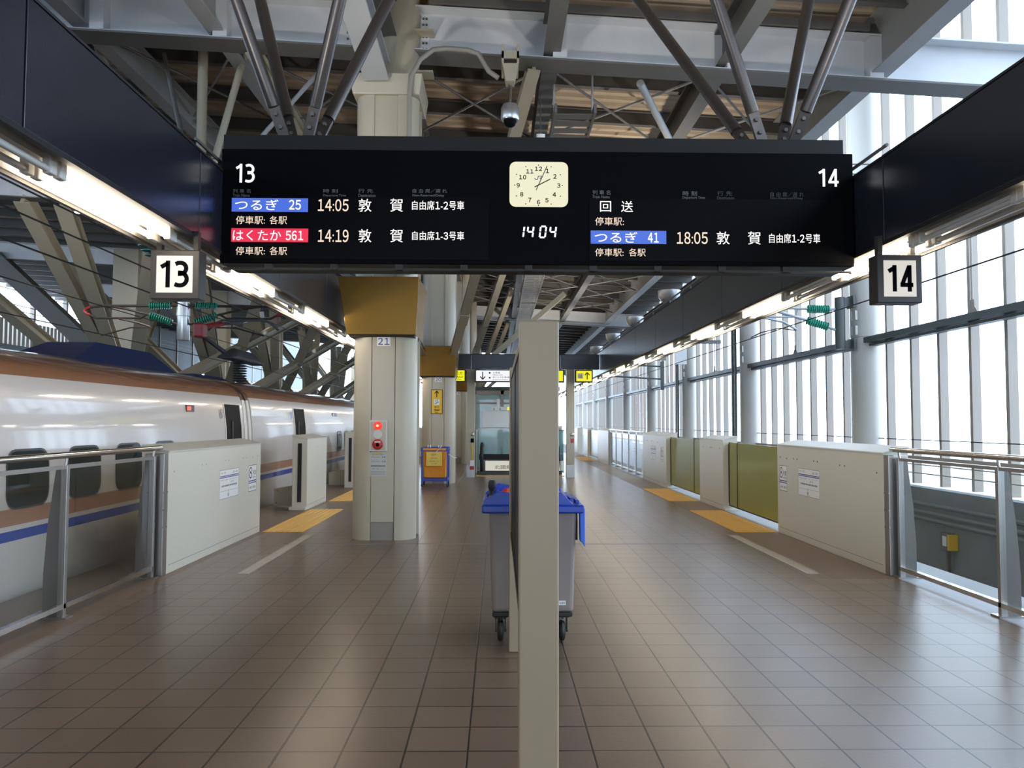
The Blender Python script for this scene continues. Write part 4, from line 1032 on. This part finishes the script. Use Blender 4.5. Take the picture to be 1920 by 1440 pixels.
# ------------------------------------------------------------------ train on the left
TX = -6.19
t = thing('bullet_train', 'white bullet train with copper shoulder and blue stripe standing at the left platform', 'train', (TX, 14.5, -1.0))
prof = [(1.55,-1.0),(1.66,-0.85),(1.69,-0.3),(1.69,0.6),(1.685,1.1),(1.665,1.5),(1.63,1.8),(1.595,1.98),(1.54,2.10),(1.44,2.19),(1.28,2.27),(1.05,2.33),(0.80,2.385),(0.45,2.43),(0,2.45)]
full = [(TX+d, z) for d, z in prof] + [(TX-d, z) for d, z in prof[-2::-1]]
def side_x(z):
    for (d0, z0), (d1, z1) in zip(prof[:-1], prof[1:]):
        if z0 <= z <= z1: return TX + d0 + (d1-d0)*(z-z0)/(z1-z0)
    return TX
CARS = [(-10.5, 14.22), (14.72, 39.4), (39.9, 64.6)]
for ci, (ya, yb) in enumerate(CARS):
    me_b = B().prism(full, 'y', ya, yb)
    car = me_b.build('car_body', 'train', t, smooth=True)
    # object origin of the car is the train origin, so shift the livery heights
    # windows
    y = 7.40 if ci == 0 else ya+6.9
    if ci == 0:
        ws = [7.40-1.04*k for k in range(1, 8)][::-1] + [7.40, 8.44, 9.48, 10.52]
    else:
        ws = [ya+7.6+1.04*k for k in range(10)]
    for w0 in ws:
        w1 = w0+0.66; z0, z1 = 0.79, 1.31
        pts = rrect(w0, w1, z0, z1, 0.13, 4)
        b = B(); n = len(pts)
        vs = [(side_x(p[1])+0.006, p[0], p[1]) for p in pts] + [(side_x(p[1])-0.03, p[0], p[1]) for p in pts]
        b._faces(vs, [tuple(range(n))] + [(i, (i+1) % n, n+(i+1) % n, n+i) for i in range(n)])
        wo = b.build('window', 'twin', car)
        o2 = rrect(w0-0.022, w1+0.022, z0-0.022, z1+0.022, 0.145, 4)
        vs = [(side_x(p[1])+0.004, p[0], p[1]) for p in pts] + [(side_x(p[1])+0.004, p[0], p[1]) for p in o2]
        b = B(); b._faces(vs, [(i, (i+1) % n, n+(i+1) % n, n+i) for i in range(n)]); b.build('window_rubber', 'trim', car)
    ds = [13.28, ] if ci == 0 else [17.75, ya+22.9] if ci == 1 else [ya+3.0]
    for d0 in ds:
        d1 = d0 + (0.78 if ci == 0 else 0.95); pts = rrect(d0, d1, 0.05, 1.88, 0.10, 4); n = len(pts)
        rows = [0.05, 0.6, 1.1, 1.5, 1.88]
        b = B()
        b.prism([(p[0], p[1]) for p in pts], 'x', side_x(1.0)-0.30, side_x(1.0)-0.29) if False else None
        vs = []; fs = []
        for z in rows:
            for yy in (d0, d1): vs.append((side_x(z)+0.006, yy, z))
        for k in range(len(rows)-1): fs.append((2*k, 2*k+1, 2*k+3, 2*k+2))
        b._faces(vs, fs); b.build('doorway', 'tdark', car, label='dark open doorway')
        b = B()
        for yy in (d0-0.03, d1+0.0):
            for k in range(len(rows)-1):
                z0, z1 = rows[k], rows[k+1]
                b.hexa([(side_x(z0)-0.01,yy,z0),(side_x(z0)+0.014,yy,z0),(side_x(z0)+0.014,yy+0.03,z0),(side_x(z0)-0.01,yy+0.03,z0),(side_x(z1)-0.01,yy,z1),(side_x(z1)+0.014,yy,z1),(side_x(z1)+0.014,yy+0.03,z1),(side_x(z1)-0.01,yy+0.03,z1)])
        b.build('door_frame', 'gang', car)
        B().tube([(side_x(1.0)+0.012, d0+0.30, 0.6), (side_x(1.5)+0.012, d0+0.30, 1.6)], 0.012, 6).build('door_pole', 'pipe', car)
    if ci < 2:
        l0 = 11.66 if ci == 0 else 21.85
        B().box(side_x(1.8)-0.02, side_x(1.75)+0.008, l0, l0+(0.30 if ci == 0 else 0.6), 1.735, 1.835).build('destination_display', 'trim' if ci == 0 else 'navyled', car)
        B().box(side_x(1.8)+0.0, side_x(1.75)+0.011, l0+0.02, l0+(0.17 if ci == 0 else 0.2), 1.755, 1.815).build('display_text', 'ledorange' if ci == 0 else 'white', car)
        tx = T((side_x(1.7)+0.012, 13.02 if ci == 0 else 17.45, 1.64), (0,1,0)); tx.t('8' if ci == 0 else '7', 0, 0.14, 0, 0.16, 0.01); tx.build('car_number', 'dim' if ci == 0 else 'bluelt', car)
for ga, gb in ((14.22, 14.72), (39.4, 39.9)):
    for k in range(4):
        y0 = ga + k*(gb-ga)/4
        sc = 0.985 if k % 2 else 0.965
        lowp = [(d*sc, z) for d, z in prof if z <= 1.98]
        poly = [(TX+d, z) for d, z in lowp] + [(TX-d, z) for d, z in lowp[::-1]]
        B().prism(poly, 'y', y0, y0+(gb-ga)/4).build('gangway_cover', 'gang', t)
        hip = [(d*sc, z-0.01) for d, z in prof if z >= 1.97]
        poly = [(TX+d, z) for d, z in hip] + [(TX-d, z) for d, z in hip[-2::-1]]
        B().prism(poly, 'y', y0, y0+(gb-ga)/4).build('gangway_roof_cover', 'gangd', t)
# roof equipment and pantograph
B().hexa([(-6.7,10.6,2.40),(-5.65,10.6,2.40),(-5.65,14.1,2.40),(-6.7,14.1,2.40),(-6.55,11.6,2.74),(-5.85,11.6,2.74),(-5.85,13.4,2.74),(-6.55,13.4,2.74)]).build('roof_fairing', 'navyroof', t, label='blue sloped roof fairing')
B().hexa([(-6.7,15.0,2.40),(-5.75,15.0,2.40),(-5.75,17.4,2.40),(-6.7,17.4,2.40),(-6.5,15.5,2.52),(-5.9,15.5,2.52),(-5.9,17.0,2.52),(-6.5,17.0,2.52)]).build('roof_fairing', 'navyroof', t)
b = B(); n_ = 9
for k in range(10): b.lathe([(0.13,2.42+k*0.06),(0.175,2.44+k*0.06),(0.13,2.46+k*0.06)], (-6.2, 19.1, 0), 14)
pan = b.build('pantograph_insulator', 'pant', t, smooth=True)
B().hexa([(-6.42,17.9,3.02),(-5.98,17.9,3.02),(-5.98,20.6,3.02),(-6.42,20.6,3.02),(-6.3,18.6,3.30),(-6.1,18.6,3.30),(-6.1,19.8,3.30),(-6.3,19.8,3.30)]).build('pantograph_shell', 'pant', pan, bevel=0.08, seg=3)
redm = mat('red arm paint', (0.30, 0.02, 0.025), 0.4)
B().tube([(-6.3, 18.3, 3.18), (-6.6, 17.4, 3.55), (-6.55, 17.6, 3.72)], 0.055, 8).build('lower_arm', 'pant', pan)
B().box(-6.66, -6.44, 17.32, 17.62, 3.42, 3.74).build('arm_joint', redm, pan, bevel=0.04)
B().tube([(-6.55, 17.5, 3.66), (-6.38, 18.3, 3.83)], 0.055, 8).build('red_arm', redm, pan)
B().tube([(-6.38, 18.3, 3.83), (-6.2, 19.2, 3.98), (-6.2, 19.5, 4.05)], 0.04, 8).build('upper_arm', 'pant', pan)
B().tube([(-7.05,19.3,3.80),(-6.85,19.3,3.98),(-6.7,19.3,4.04),(-5.7,19.3,4.04),(-5.55,19.3,3.98),(-5.35,19.3,3.80)], 0.03, 8).build('collector_head', 'pant', pan)

# ------------------------------------------------------------------ overhead line equipment
def insul(b, p0, p1, n=10, r=0.085):
    p0, p1 = Vector(p0), Vector(p1); d = (p1-p0).normalized(); L = (p1-p0).length
    pts, rs = [], []
    for k in range(n):
        c = p0 + d*(L*(k+0.5)/n); q = L/n
        for o, rr in ((-0.42, 0.38), (-0.16, 1.15), (0.02, 1.15), (0.10, 0.38)): pts.append(c+d*q*o); rs.append(r*rr)
    b.tube([p0]+pts+[p1], [r*0.38]+rs+[r*0.38], 14); return b
t = thing('catenary_mast', 'grey drop post with two cantilever arms and green insulators above the train', 'overhead line mast', (-8.32, 21, 3.7))
B().lathe([(0.15,3.72),(0.16,3.74),(0.16,4.35),(0.175,4.36),(0.175,4.6),(0.16,4.61),(0.16,7.22)], (-8.32, 21, 0), 20).build('drop_post', 'bowl', t, smooth=True)
for s in (-1, 1):
    x0 = -8.32 + s*0.18
    g = B(); insul(g, (x0+s*0.14, 21, 4.64), (x0+s*0.72, 21, 4.63)); g.build('insulator', 'green', t, smooth=True)
    g = B(); insul(g, (x0+s*0.12, 21, 4.19), (x0+s*0.70, 21, 4.39)); g.build('insulator', 'green', t, smooth=True)
    b = B()
    b.tube([(x0-s*0.02,21,4.64),(x0+s*0.14,21,4.64)], 0.035, 8).tube([(x0-s*0.02,21,4.15),(x0+s*0.12,21,4.19)], 0.035, 8)
    b.tube([(x0+s*0.72,21,4.63),(x0+s*2.0,21,4.62),(x0+s*2.25,21,4.58)], 0.035, 8)
    b.tube([(x0+s*0.70,21,4.39),(x0+s*1.4,21,4.56),(x0+s*1.9,21,4.63)], 0.03, 8)
    b.tube([(x0+s*0.75,21,4.42),(x0+s*0.95,21,4.30),(x0+s*2.1,21,4.30),(x0+s*2.3,21,4.40)], 0.03, 8)
    b.tube([(x0+s*1.5,21,4.28),(x0+s*1.0,21,4.18),(x0+s*0.68,21,4.08)], 0.026, 8).tube([(x0+s*0.7,21,4.06),(x0+s*1.2,21,4.05),(x0+s*1.95,21,3.84)], 0.02, 8)
    b.build('cantilever_arm', 'pipe', t, smooth=True)
    B().tube([(x0+s*2.25,21,4.60),(x0+s*2.38,21,4.54),(x0+s*2.42,21,4.48),(x0+s*2.36,21,4.42),(x0+s*2.26,21,4.38)], 0.037, 8).build('arm_bend', redm, t, smooth=True)
t = thing('strain_insulator', 'teal stack of insulator discs hanging beside the lit 13 sign', 'insulator', (-5.3, 12.0, 4.5))
b = B()
for k in range(6):
    c_ = Vector((-5.62+k*0.055, 12.2, 4.52-k*0.075)); b.lathe([(0.03,-0.03),(0.095,-0.012),(0.095,0.0),(0.03,0.03)], c_, 14)
b.build('discs', mat('teal porcelain', (0.05, 0.22, 0.20), 0.3), t, smooth=True)
B().tube([(-5.75, 12.2, 4.62), (-5.2, 12.2, 4.0)], 0.018, 6).build('core_rod', 'wire', t)
WIRES = [((-6.2,3.87),'contact wire above the train roof'),((-6.2,4.62),'messenger wire above the contact wire of the train track'),((-6.2,4.28),'auxiliary wire between contact and messenger wires of the train track'),((-10.45,3.87),'contact wire of the far left track'),((-10.45,4.62),'messenger wire of the far left track'),((6.75,3.84),'contact wire above the empty right track'),((9.0,7.0),'thin feeder wire high on the right')]
for (x, z), lb in WIRES:
    tag(B().tube([(x, -5, z), (x, 110, z)], 0.013 if x != 9.0 else 0.01, 6).build('overhead_wire', 'wire'), 'thin ' + lb, 'wire', 'overhead wires')
t = thing('catenary_bracket', 'grey tube bracket with green insulators on the second right wall column', 'overhead line bracket', (9.12, 21, 3.55))
B().tube([(9.12,21.0,3.56),(9.12,21.0,4.95)], 0.13, 16).build('vertical_tube', 'ledge', t, smooth=True)
for z in (3.68, 4.83): B().box(9.2, 9.48, 20.93, 21.07, z-0.11, z+0.11).box(9.40, 9.46, 20.8, 21.2, z-0.16, z+0.16).build('wall_clamp', 'ledge', t)
g = B(); insul(g, (8.83,21,4.63), (8.24,21,4.64), 10, 0.10); g.build('insulator', mat('green insulator', (0.04,0.40,0.28), 0.25), t, smooth=True)
g = B(); insul(g, (8.80,21,4.16), (8.22,21,4.34), 10, 0.10); g.build('insulator', M['green insulator'] if 'green insulator' in M else bpy.data.materials['green insulator'], t, smooth=True)
galv = mat('galvanised tube', (0.36,0.38,0.40), 0.4, 0.3)
b = B(); b.tube([(8.99,21,4.63),(8.83,21,4.63)], 0.04, 8).tube([(8.99,21,4.08),(8.80,21,4.16)], 0.04, 8)
b.tube([(8.24,21,4.64),(7.2,21,4.68),(6.6,21,4.72)], 0.04, 8).tube([(8.22,21,4.34),(7.4,21,4.58),(6.7,21,4.72)], 0.045, 8)
b.tube([(7.85,21,4.42),(6.4,21,4.42)], 0.03, 8).tube([(8.0,21,4.65),(7.93,21,4.44)], 0.016, 6).tube([(7.05,21,4.40),(7.6,21,4.28),(7.95,21,4.08)], 0.032, 8)
b.build('cantilever_arm', galv, t, smooth=True)
B().tube([(7.93,21,4.06),(7.5,21,4.12),(7.0,21,4.0),(6.72,21,3.86)], 0.018, 6).build('steady_arm', 'pipe', t, smooth=True)
t = thing('catenary_bracket', 'distant dark bracket with two pale boxes on the right wall, past the last gates', 'overhead line bracket', (9.1, 44, 3.5))
B().box(9.0, 9.2, 44, 44.2, 3.4, 5.0).build('vertical_tube', 'ledge', t)
for z in (4.0, 4.7): B().tube([(9.1, 44.1, z), (6.4, 44.1, z+0.15)], 0.05, 6).build('arm', 'ledge', t)
B().box(7.6, 8.1, 34.0, 34.1, 4.1, 4.9).build('cabinet_plate', 'white', t); B().box(6.6, 7.2, 34.0, 34.1, 4.25, 4.8).build('cabinet_plate', 'fin', t)
B().box(6.2, 9.6, 34.05, 34.2, 5.0, 5.15).build('cross_arm', 'dsteel', t)
for k, yy in enumerate((36.0, 46.0)):
    t = thing('service_ladder', 'dark caged service ladder on the right wall, %s' % ('nearer one beside a white column' if k == 0 else 'farther one'), 'ladder', (9.35, yy-5, -1.9))
    for dx in (0, 0.35): B().tube([(9.3, yy-5+dx, -1.9), (9.3, yy-5+dx, 9)], 0.05, 6).build('rail', 'ledge', t)
    b = B()
    for q in range(27): b.tube([(9.3, yy-5, -1.7+q*0.4), (9.3, yy-4.65, -1.7+q*0.4)], 0.02, 5)
    b.build('rungs', 'ledge', t)

# pale tubes above the left girder and lit spots over the far tracks
for p0, p1, r_, m_, lb in (((-4.62,12.2,4.4),(-4.62,12.2,7.35),0.075,'cream','pale vertical tube dropping from the roof above the left girder'),
                       ((-4.42,12.2,5.6),(-3.98,12.2,7.3),0.055,'cream','pale slanted tube leaning beside the vertical drop tube'),
                       ((-5.05,12.6,6.0),(-5.40,12.6,7.5),0.035,'dsteel','dark thin tube slanting left of the vertical drop tube'),
                       ((-5.75,12.2,6.2),(-6.25,12.2,7.4),0.06,'cream','pale slanted tube at the upper left, partly behind the navy girder'),
                       ((-3.95,12.4,5.85),(-2.85,12.4,7.15),0.035,'steel','thin grey rod rising to the right above the left end of the departure board'),
                       ((2.12,11.75,6.72),(3.02,13.7,6.5),0.06,'steel','pale tube slanting down to the right from the roof beam, right of the dome camera')):
    tag(B().tube([p0, p1], r_, 10).build('brace_tube', m_, smooth=True), lb, 'brace')
for k, (x, yy, z) in enumerate(((-10.4, 18.0, 6.75), (-9.55, 18.0, 6.25), (-11.0, 27.0, 6.3), (-11.0, 37.0, 6.3), (-11.0, 47.0, 6.3))):  # last three are added, to light the tree columns
    t = thing('pendant_spot_lamp', 'small lit pendant spotlight over the far left track, %s from the camera' % ORD[k], 'spotlight', (x, yy, z), 'pendant spots over the left tracks')
    B().tube([(x, yy, z+0.08), (x-0.05, yy, z+0.38)], 0.10, 12).build('can', 'white', t, smooth=True)
    B().lathe([(0.09, 0.075), (0.07, 0.06)], (x, yy, z), 12).build('lens', 'spot', t)
    B().tube([(x-0.04, yy, z+0.3), (x-0.04, yy, zs(x)+0.4)], 0.014, 5).build('drop_rod', 'dsteel', t)
    spot('pendant_bulb', (x, yy, z+0.04), (-0.45, 0.55, -0.6), 420, (1.0, 0.95, 0.86), 140)

# ------------------------------------------------------------------ camera, conduit, cable tray, spot lamp under the roof
t = thing('security_camera', 'silver dome camera hanging from the roof beam above the clock', 'camera', (0.14, 10.6, 5.65))
CX0, CYY = 0.145, 10.75
B().box(CX0-0.12, CX0-0.09, CYY, CYY+0.5, 6.55, 6.82).box(CX0+0.09, CX0+0.12, CYY, CYY+0.5, 6.55, 6.82).box(CX0-0.12, CX0+0.12, CYY, CYY+0.03, 6.62, 6.72).prism([(CX0-0.11,6.55),(CX0+0.11,6.55),(CX0+0.06,6.30),(CX0-0.06,6.30)], 'y', CYY, CYY+0.2).build('bracket', 'cream', t)
B().tube([(CX0, CYY+0.1, 6.3), (CX0, CYY+0.1, 6.0)], 0.025, 10).build('stem', 'chrome', t, smooth=True)
B().lathe([(0.03,6.03),(0.10,6.0),(0.125,5.95),(0.13,5.80),(0.12,5.78)], (CX0, CYY+0.1, 0), 24).build('housing', 'bowl', t, smooth=True)
B().lathe([(0.09,5.79),(0.088,5.75),(0.07,5.71),(0.04,5.69),(0.005,5.683)], (CX0, CYY+0.1, 0), 20).build('dome', 'black', t, smooth=True)
b = B().tube([(-1.24,10.74,3.6),(-1.24,10.74,6.1),(-1.22,10.74,6.35),(-1.10,10.74,6.58),(-0.92,10.74,6.72),(-0.75,10.78,6.76),(-0.45,10.8,6.75),(-0.30,10.8,6.70),(-0.15,10.8,6.45),(-0.02,10.8,6.36)], 0.035, 10)
tag(b.build('conduit', 'creamd', smooth=True), 'bent beige cable conduit rising along column 21 and arching to the dome camera', 'conduit')
t = thing('cable_tray', 'perforated grey cable tray hung under the roof, running away behind the clock', 'cable tray', (1.15, 12, 6.3))
for x in (0.85, 1.45): B().box(x-0.02, x+0.02, 11.8, 60, 6.28, 6.42).build('side_rail', 'dsteel', t)
b = B()
for k in range(160): b.box(0.87, 1.43, 11.9+k*0.3, 11.9+k*0.3+0.2, 6.29, 6.30)
b.build('slats', 'dsteel', t)
for k in range(10):
    for x in (0.85, 1.45): B().tube([(x, 12.2+k*4, 6.4), (x, 12.2+k*4, 7.5)], 0.018, 5).build('hanger_rod', 'steel', t)
t = thing('spot_lamp', 'small lit white spotlight hanging beside the cable tray', 'spotlight', (0.66, 12.6, 6.0))
B().tube([(0.66,12.6,6.05),(0.66,12.55,6.22)], 0.07, 12).build('can', 'white', t, smooth=True)
B().lathe([(0.062,6.045),(0.05,6.03)], (0.66,12.6,0), 12).build('lens', 'spot', t)
B().tube([(0.66,12.6,6.2),(0.66,12.6,7.4)], 0.012, 5).build('drop_rod', 'dsteel', t)

# ------------------------------------------------------------------ cross girder with hanging signs, escalator pit, lift
t = thing('cross_girder', 'dark navy girder crossing the platform above the hanging signs', 'girder', (0.34, 23.2, 3.13))
for a, c in ((-2.2, -0.8), (-0.8, 0.6), (0.6, 1.8), (1.8, 2.92)): B().box(a+0.005, c-0.005, 22.98, 23.27, 3.13, 3.545).build('girder_panel', 'fascia', t, bevel=0.004)
B().box(-2.2, 2.92, 23.03, 23.22, 3.545, 3.57).build('top_strip', 'matblack', t)
def hsign(name, label, xa, xb, face):
    t = thing(name, label, 'hanging sign', ((xa+xb)/2, 22.9, 2.74))
    B().box(xa, xb, 22.80, 22.97, 2.738, 3.105).build('case', 'matblack', t)
    B().box(xa+0.035, xb-0.035, 22.79, 22.801, 2.772, 3.072).build('light_face', face, t)
    for x in (xa+0.1, xb-0.1): B().box(x-0.016, x+0.016, 22.86, 22.93, 3.10, 3.135).build('hanger', 'matblack', t)
    return t, xa+0.035, 2.772
KS = 1.27
def sgn(x0, z0, y=22.788):
    return T((x0, y, z0), (KS,0,0), (0,0,KS))
t, x0, z0 = hsign('hanging_sign', 'yellow lit sign cut off by the column 20 gold box', -1.87, -0.945, 'ysign')
tx = sgn(x0, z0); tx.t('前方', 0.46, 0.63, 0.13, 0.21, 0.01); tx.t('Ahead', 0.46, 0.63, 0.07, 0.11, 0.01); tx.t('50m', 0.48, 0.6, 0.02, 0.055, 0.01); tx.arrow(0.15, 0.12, 0.17); tx.build('lettering', 'ink', t)
t, x0, z0 = hsign('hanging_sign', 'white lit sign with a down arrow left of the notice board', -0.685, 0.76, 'wsign')
tx = sgn(x0, z0); tx.arrow(0.15, 0.12, 0.17, False); tx.t('七尾線', 0.38, 0.54, 0.165, 0.21, 0.01); tx.t('Nanao Line', 0.38, 0.60, 0.125, 0.15, 0.005); tx.t('IRいしかわ鉄道線', 0.38, 0.80, 0.065, 0.105, 0.01); tx.t('IR Ishikawa Railway', 0.38, 0.72, 0.02, 0.045, 0.005)
tx.r(0.29, 0.325, 0.165, 0.20); tx.r(0.29, 0.325, 0.055, 0.09); tx.build('lettering', 'ink', t)
t, x0, z0 = hsign('hanging_sign', 'yellow lit sign peeking out right of the notice board post', 0.92, 1.885, 'ysign')
tx = sgn(x0, z0); tx.arrow(0.12, 0.12, 0.17); tx.t('前方', 0.3, 0.5, 0.1, 0.2, 0.01); tx.build('lettering', 'ink', t)
t, x0, z0 = hsign('hanging_sign', 'yellow lit sign with lift symbol and up arrow under the cross girder', 2.20, 2.71, 'ysign')
tx = sgn(x0, z0); tx.arrow(0.245, 0.12, 0.16); tx.build('lettering', 'ink', t)
tx = sgn(x0, z0, 22.7885); tx.r(0.03, 0.15, 0.06, 0.18); tx.build('symbol_field', 'white', t)
tx = sgn(x0, z0, 22.787); tx.r(0.045, 0.135, 0.07, 0.075); tx.r(0.05, 0.065, 0.08, 0.12); tx.r(0.08, 0.095, 0.08, 0.12); tx.r(0.11, 0.125, 0.08, 0.12); tx.disc(0.0575, 0.13, 0.01, 8); tx.disc(0.0875, 0.13, 0.01, 8); tx.disc(0.1175, 0.13, 0.01, 8); tx.poly([(0.05,0.15),(0.08,0.15),(0.065,0.168)]); tx.poly([(0.095,0.165),(0.125,0.165),(0.11,0.15)]); tx.build('lift_symbol', 'greyink', t)
for x, lb in ((-0.80, 'square grey post left of the escalator, with a yellow strip and stickers'), (2.085, 'square grey post right of the escalator, with a red sticker')):
    t = thing('canopy_post', lb, 'post', (x, 23.1, 0))
    B().box(x-0.115, x+0.115, 23.0, 23.25, 0.35, 3.13).build('shaft', 'cream', t, bevel=0.01)
    B().box(x-0.118, x+0.118, 22.995, 23.255, 0.0, 0.36).build('kick_sleeve', 'stain', t)
    B().box(x-0.0, x+0.09, 22.985, 22.999, 1.0, 1.12).build('sticker', 'red' if x > 0 else 'ink', t)
    B().lathe([(0.055,0),(0.05,-0.03),(0.02,-0.045)], (x+0.05, 22.999, 1.24), 14, 'y').build('lamp_dome', 'bowl', t, smooth=True)
    if x < 0:
        B().box(x+0.02, x+0.06, 22.985, 22.999, 0.52, 0.98).build('yellow_strip', 'yellow', t)
        B().box(x-0.02, x+0.10, 22.985, 22.999, 0.33, 0.49).build('notice', 'white', t); B().box(x-0.02, x+0.10, 22.984, 22.999, 0.22, 0.32).build('red_notice', 'red', t)
t = thing('escalator', 'escalator well with teal glass walls and black handrails behind the notice board', 'escalator', (0.6, 24.5, 0))
B().box(-0.66, 1.95, 24.38, 24.55, 0.0, 0.09).build('front_kerb', 'ledge', t)
B().box(-0.42, 1.95, 24.40, 24.50, 0.085, 0.43).build('ad_frame', 'matblack', t)
B().box(-0.40, 1.90, 24.385, 24.40, 0.11, 0.41).build('ad_panel', 'adpanel', t, label='lit advertising panel with newspaper name')
tx = T((-0.40, 24.382, 0.11)); tx.t('北國新聞', 0.28, 0.98, 0.05, 0.17, 0.015); tx.build('ad_lettering', 'ink', t)
B().box(-0.60, 1.9, 24.7, 24.78, 0.43, 0.60).build('comb_plate', 'matblack', t)
B().box(-0.55, 1.9, 24.80, 24.82, 0.55, 1.36).build('glass_wall', 'teal', t, label='teal glass end wall')
B().box(-0.66, 1.95, 24.79, 24.83, 1.36, 1.40).build('top_rail', 'stain', t)
for x in (-0.64, 1.92):
    B().box(x-0.01, x+0.01, 23.5, 25.8, 0.1, 1.35).build('side_glass', 'teal', t)
    B().box(x-0.03, x+0.03, 23.4, 25.8, 1.33, 1.37).build('side_rail', 'stain', t)
    xx = x + (0.14 if x < 0 else -0.14)
    pts = [(xx, 24.0, 0.15), (xx, 23.75, 0.4), (xx, 23.72, 0.65), (xx, 23.85, 0.85), (xx, 24.2, 0.93), (xx, 25.6, 0.76)]
    B().tube(pts, 0.05, 10).build('handrail', 'rubber', t, smooth=True)
    B().prism([(24.0,0.1),(23.8,0.4),(23.85,0.75),(24.2,0.88),(25.6,0.70),(25.6,0.1)], 'x', xx-0.03, xx+0.03).build('balustrade', 'matblack', t)
struct(B().box(-0.66, 1.95, 23.45, 23.75, 0, 0.008).build('trim_6', 'tactile'))
tag(B().box(-0.3, 0.42, 22.75, 23.0, 0, 0.006).build('floor_mat', 'line'), 'pale rectangular floor sticker in front of the escalator', 'floor sticker')
t = thing('lift_enclosure', 'glass lift shelter with a white panel above the escalator well', 'lift enclosure', (0.5, 27, 0))
for x in (-0.78, 0.12, 1.0, 1.9): B().box(x-0.05, x+0.05, 26.0, 26.1, 0, 2.62).build('frame_post', 'fin', t)
B().box(-0.83, 1.95, 26.0, 26.1, 2.5, 2.62).box(-0.83, 1.95, 26.02, 26.08, 2.18, 2.24).build('header', 'fin', t)
B().box(-0.73, 1.85, 26.04, 26.055, 0.1, 2.5).build('glass', 'teal', t)
B().box(-0.52, 1.3, 25.9, 25.98, 1.42, 1.96).build('white_panel', 'wsign' if False else 'white', t)
B().box(-0.06, 0.04, 25.92, 25.96, 1.96, 2.35).build('panel_post', 'white', t)
B().box(-0.25, 1.2, 25.85, 25.9, 1.97, 2.09).build('sign_strip', 'white', t)
tx = T((-0.25, 25.848, 1.97)); tx.arrow(0.1, 0.06, 0.08, False); tx.arrow(0.3, 0.06, 0.08, False); tx.build('sign_arrows', 'ink', t)
B().box(0.28, 0.62, 25.84, 25.85, 1.975, 2.085).build('yellow_sign', 'ysign', t)
B().box(-0.9, 2.0, 26.1, 29, 2.62, 2.75).box(-0.7, 1.9, 28.9, 29.0, 0, 2.6).build('shelter_shell', 'ledge', t)
t = thing('pink_notice', 'small pink and white notice hung above the posts near the escalator', 'notice', (-0.66, 26.5, 1.9))
B().box(-0.86, -0.70, 26.5, 26.52, 1.95, 2.45).build('board', 'white', t); B().box(-0.86, -0.70, 26.495, 26.5, 2.33, 2.45).build('heading', mat('pink print', (0.7, 0.25, 0.3), 0.5), t)

# ------------------------------------------------------------------ light, sky and camera
w = bpy.data.worlds.new('sky'); S.world = w; w.use_nodes = True
nt = w.node_tree; bg = nt.nodes['Background']
bg.inputs['Color'].default_value = (0.64, 0.80, 1.0, 1); bg.inputs['Strength'].default_value = 6.8

F = 1490.0
cam = bpy.data.cameras.new('camera'); co = bpy.data.objects.new('camera', cam); COL.objects.link(co)
cam.sensor_fit = 'HORIZONTAL'; cam.sensor_width = 36; cam.lens = 36*F/1920; cam.clip_start = 0.05; cam.clip_end = 500
yaw = math.atan(25/F); pit = math.atan(71/F); rol = 0.0028
fw = Vector((math.sin(yaw)*math.cos(pit), math.cos(yaw)*math.cos(pit), math.sin(pit)))
r0 = Vector((math.cos(yaw), -math.sin(yaw), 0)); u0 = r0.cross(fw)
r = r0*math.cos(rol) + u0*math.sin(rol); u = u0*math.cos(rol) - r0*math.sin(rol)
mw = Matrix((( r.x, u.x, -fw.x, 0), (r.y, u.y, -fw.y, 0), (r.z, u.z, -fw.z, 1.6), (0,0,0,1)))
co.matrix_world = mw
S.camera = co
S.view_settings.view_transform = 'Standard'; S.view_settings.look = 'None'
S.view_settings.exposure = 0.0; S.view_settings.gamma = 1.0; S.view_settings.use_curve_mapping = False
S.cycles.max_bounces = 6; S.cycles.transparent_max_bounces = 14
S.cycles.caustics_reflective = False; S.cycles.caustics_refractive = False
S.cycles.sample_clamp_indirect = 6.0
